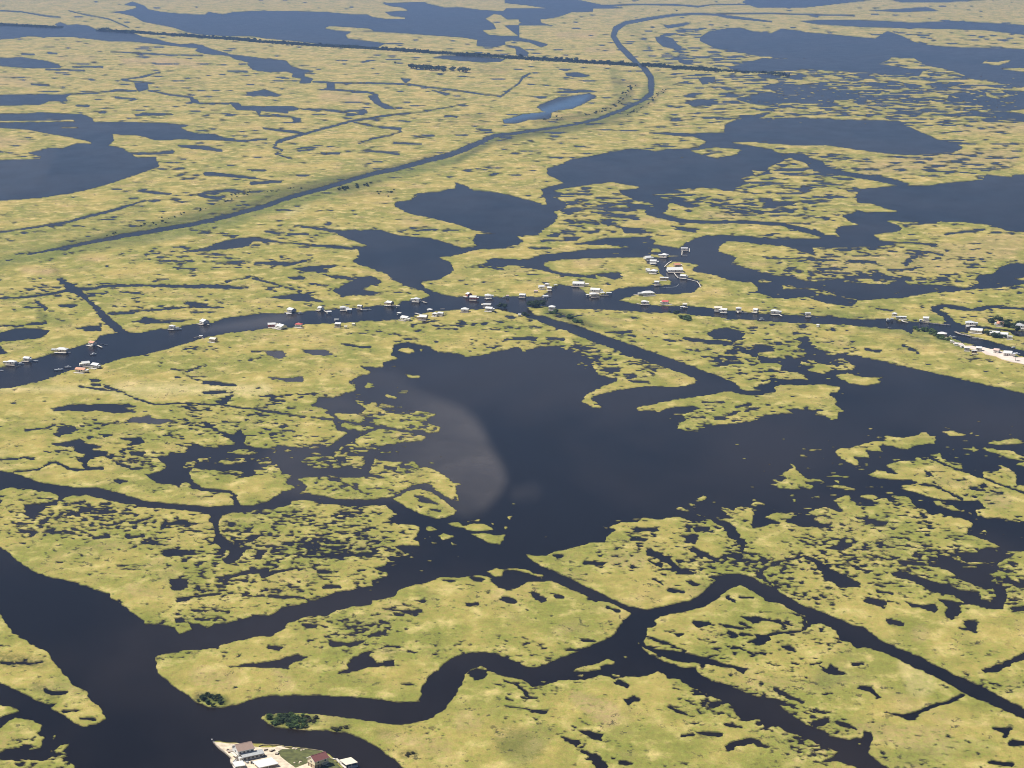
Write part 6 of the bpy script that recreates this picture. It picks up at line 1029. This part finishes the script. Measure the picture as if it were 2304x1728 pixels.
def scatter(spec, n_, s0, s1, lab, grp, crowns=SH, jit=4.0, jy=6.0, **kw):
    f_, L_ = along([at(u, v, 0) for u, v in tile_pts(spec)])
    os_ = []
    for i in range(n_):
        p = f_(rnd.random()); p.x += rnd.gauss(0, jit); p.y += rnd.gauss(0, jy*2.6); os_.append(add_tree(p, rnd.uniform(s0, s1), lab, grp, crowns, STM, 'shrub', 'shrub', 'foliage', **kw))
    ordinal(os_, lab)
scatter('20 1330 740 1180 870 1000 960', 26, .8, 1.5, "low dark shrub on the east spoil bank of the far canal", "shrubs on the east spoil bank")
scatter('20 1050 700 980 830 860 900 700 960 450 990 250 1010', 46, .8, 1.8, "low dark shrub on the inner bank of the far canal bend", "shrubs on the inner canal bank", jit=6, jy=14)
scatter('10 720 1575 830 1560 960 1530', 14, 1.0, 1.8, "dark shrub in the short thicket beside the long diagonal canal", "shrubs of the canal side thicket")
scatter('10 450 1540 100 1600|01 2100 20 1700 160 1300 280 900 380', 40, .5, 1.1, "small dark shrub on the north bank of the long diagonal canal", "shrubs along the diagonal canal", jy=8)
scatter('10 1050 1610 1180 1600', 10, .7, 1.2, "dark shrub in the loose clump below the diagonal canal", "shrubs of the loose clump", jit=6)
scatter('21 215 985 260 965 300 968', 9, 1.5, 2.2, "dense dark bush of the clump on the canal junction point", "bushes on the junction point", BD, 1.5, 2.5)
scatter('21 340 1010 450 1040 560 1090 660 1130', 20, .7, 1.3, "green hedge bush on the bank right of the canal junction", "hedge bushes along the straight canal", BU, 2, 2.5)
scatter('11 2040 985 2100 980', 5, 1.0, 1.5, "dark bush on the south bank just before the canal junction", "bushes before the junction", BD, 1.5, 2)
scatter('21 150 1045 190 1060', 4, .9, 1.3, "dark bush beside the tiny shed at the junction's west corner", "bushes by the tiny shed", BD, 1, 1.5)
scatter('21 1480 1080 1540 1085', 9, 1.0, 1.6, "green shrub in the patch on the south bank opposite the slip camp", "shrubs opposite the slip camp", BU, 3, 1.5)
scatter('21 1370 1030 1430 1035', 5, .8, 1.1, "dark shrub on the south bank opposite the small cream camp", "dark shrubs opposite the cream camp", BD, 2.5, 1)
scatter('31 1960 1110 2080 1140 2200 1130', 22, 1.0, 1.9, "dark tree like bush behind the orange roof near the right edge", "bushes behind the orange roof", BD, 3, 4)
scatter('31 1890 1200 1970 1220 2040 1245', 13, 1.0, 1.7, "dark bush on the camp island below the biggest camp", "bushes on the camp island", BD, 2.5, 2)
scatter('31 1330 1175 1440 1190 1500 1235 1620 1260', 16, .8, 1.4, "bright green bush on the south bank near the black fronted camp", "bushes near the black fronted camp", BU, 2.5, 2)
def patch(spec, n_, crowns, s0, s1, lab, grp):
    pp = tile_pts(spec); xs = [p[0] for p in pp]; ys = [p[1] for p in pp]; k = 0; os_ = []
    while k < n_:
        u, v = rnd.uniform(min(xs), max(xs)), rnd.uniform(min(ys), max(ys)); ins = False
        for i in range(len(pp)):
            (xa, ya), (xb, yb) = pp[i], pp[(i+1) % len(pp)]
            if (ya > v) != (yb > v) and u < (xb-xa)*(v-ya)/(yb-ya)+xa: ins = not ins
        if ins: k += 1; os_.append(add_tree(at(u, v, .6), rnd.uniform(s0, s1), lab, grp, crowns, STM, 'shrub', 'shrub', 'foliage'))
    ordinal(os_, lab)
patch('13 110 1245 160 1225 300 1220 430 1225 470 1290 420 1330 260 1320 150 1290', 30, BU, .45, .95, "green shrub in the thicket on the long spit above the built up point", "green shrubs on the spit")
patch('13 190 1240 320 1230 420 1240 440 1300 330 1310 200 1290', 12, BD, .5, .9, "dark green shrub in the thicket on the long spit above the built up point", "dark shrubs on the spit")
patch('13 440 1230 540 1245 555 1285 500 1290 430 1250', 9, SC, .5, .9, "brown scrub bush at the right end of the spit thicket", "brown scrub on the spit")
patch('13 650 1340 700 1318 790 1325 790 1350 700 1352', 7, SC, .5, .8, "brown scrub bush by the pale rubble on the river bend", "brown scrub on the river bend")
patch('03 1600 1060 1700 1050 1860 1070 1900 1110 1850 1145 1720 1145 1620 1100', 22, BD, .35, .7, "dark low shrub on the rounded left tip of the middle marsh", "shrubs on the rounded marsh tip")
patch('13 1260 1535 1330 1530 1350 1555 1290 1570', 5, SC, .5, .7, "brown scrub bush alone in the lower grass right of the built up point", "lone brown scrub")
# continuous brush on the spoil bank under the far tree line
bq = MB(); rb_ = random.Random(9)
for spec, n_ in (('00 -100 200 0 205 250 218 500 230', 1600), ('00 820 252 1100 270 1500 297 2100 340|10 0 345 600 383 1000 405 1500 440 2212 482|20 0 480 600 515 1085 545', 22000), ('20 1145 540 1400 563 1750 588', 3000), ('20 1750 588 2212 608|30 250 628', 260)):
    f_, L_ = along([at(u, v, 0) for u, v in tile_pts(spec)])
    for i in range(n_):
        p = f_(rb_.random()); p.x += rb_.gauss(0, 4); p.y += rb_.gauss(0, 22); hh = rb_.uniform(3.0, 8.0)*(.6+.4*math.sin(p.x*.013)**2); a = rb_.uniform(0, 6.28); w_ = rb_.uniform(2, 5); dx, dy = math.cos(a)*w_, math.sin(a)*w_
        bq.add([(p.x-dx, p.y-dy, .3), (p.x+dx, p.y+dy, .3), (p.x+dx*.6, p.y+dy*.6, hh), (p.x-dx*.5, p.y-dy*.5, hh*rb_.uniform(.7, 1.1))], [(0, 1, 2, 3)])
bq.build('bank_brush', M_LEAF, kind='stuff')
# palm on the shell strip
u, v = Z2(1930, 1260)[0]; p = at(u, v); t = thing('palm_tree', "small palm tree at the south edge of the shell strip near the right frame edge", "palm", (p.x, p.y, .8))
m_ = MB(); n_ = 6
m_.add([(math.cos(i)*.18*k+z*.03, math.sin(i)*.18*k, z) for z, k in ((-.3, 1.3), (2.5, .9), (5, .8)) for i in [j*6.283/6 for j in range(6)]], [(j*6+i, j*6+(i+1) % 6, (j+1)*6+(i+1) % 6, (j+1)*6+i) for j in range(2) for i in range(6)]).build('trunk', M_BARK, t)
fr = MB()
for i in range(12):
    a = i*6.283/12; c, s_ = math.cos(a), math.sin(a); pr = []
    for r_, z, w_ in ((0, 5, .15), (1, 5.5, .45), (2, 5.1, .5), (2.8, 4.2, .1)): pr += [(c*r_-s_*w_+.15, s_*r_+c*w_, z-.12), (c*r_+.15, s_*r_, z), (c*r_+s_*w_+.15, s_*r_-c*w_, z-.12)]
    fr.add(pr, [(3*k, 3*k+1, 3*k+4, 3*k+3) for k in range(3)]+[(3*k+1, 3*k+2, 3*k+5, 3*k+4) for k in range(3)])
fr.build('fronds', M_LEAF, t)
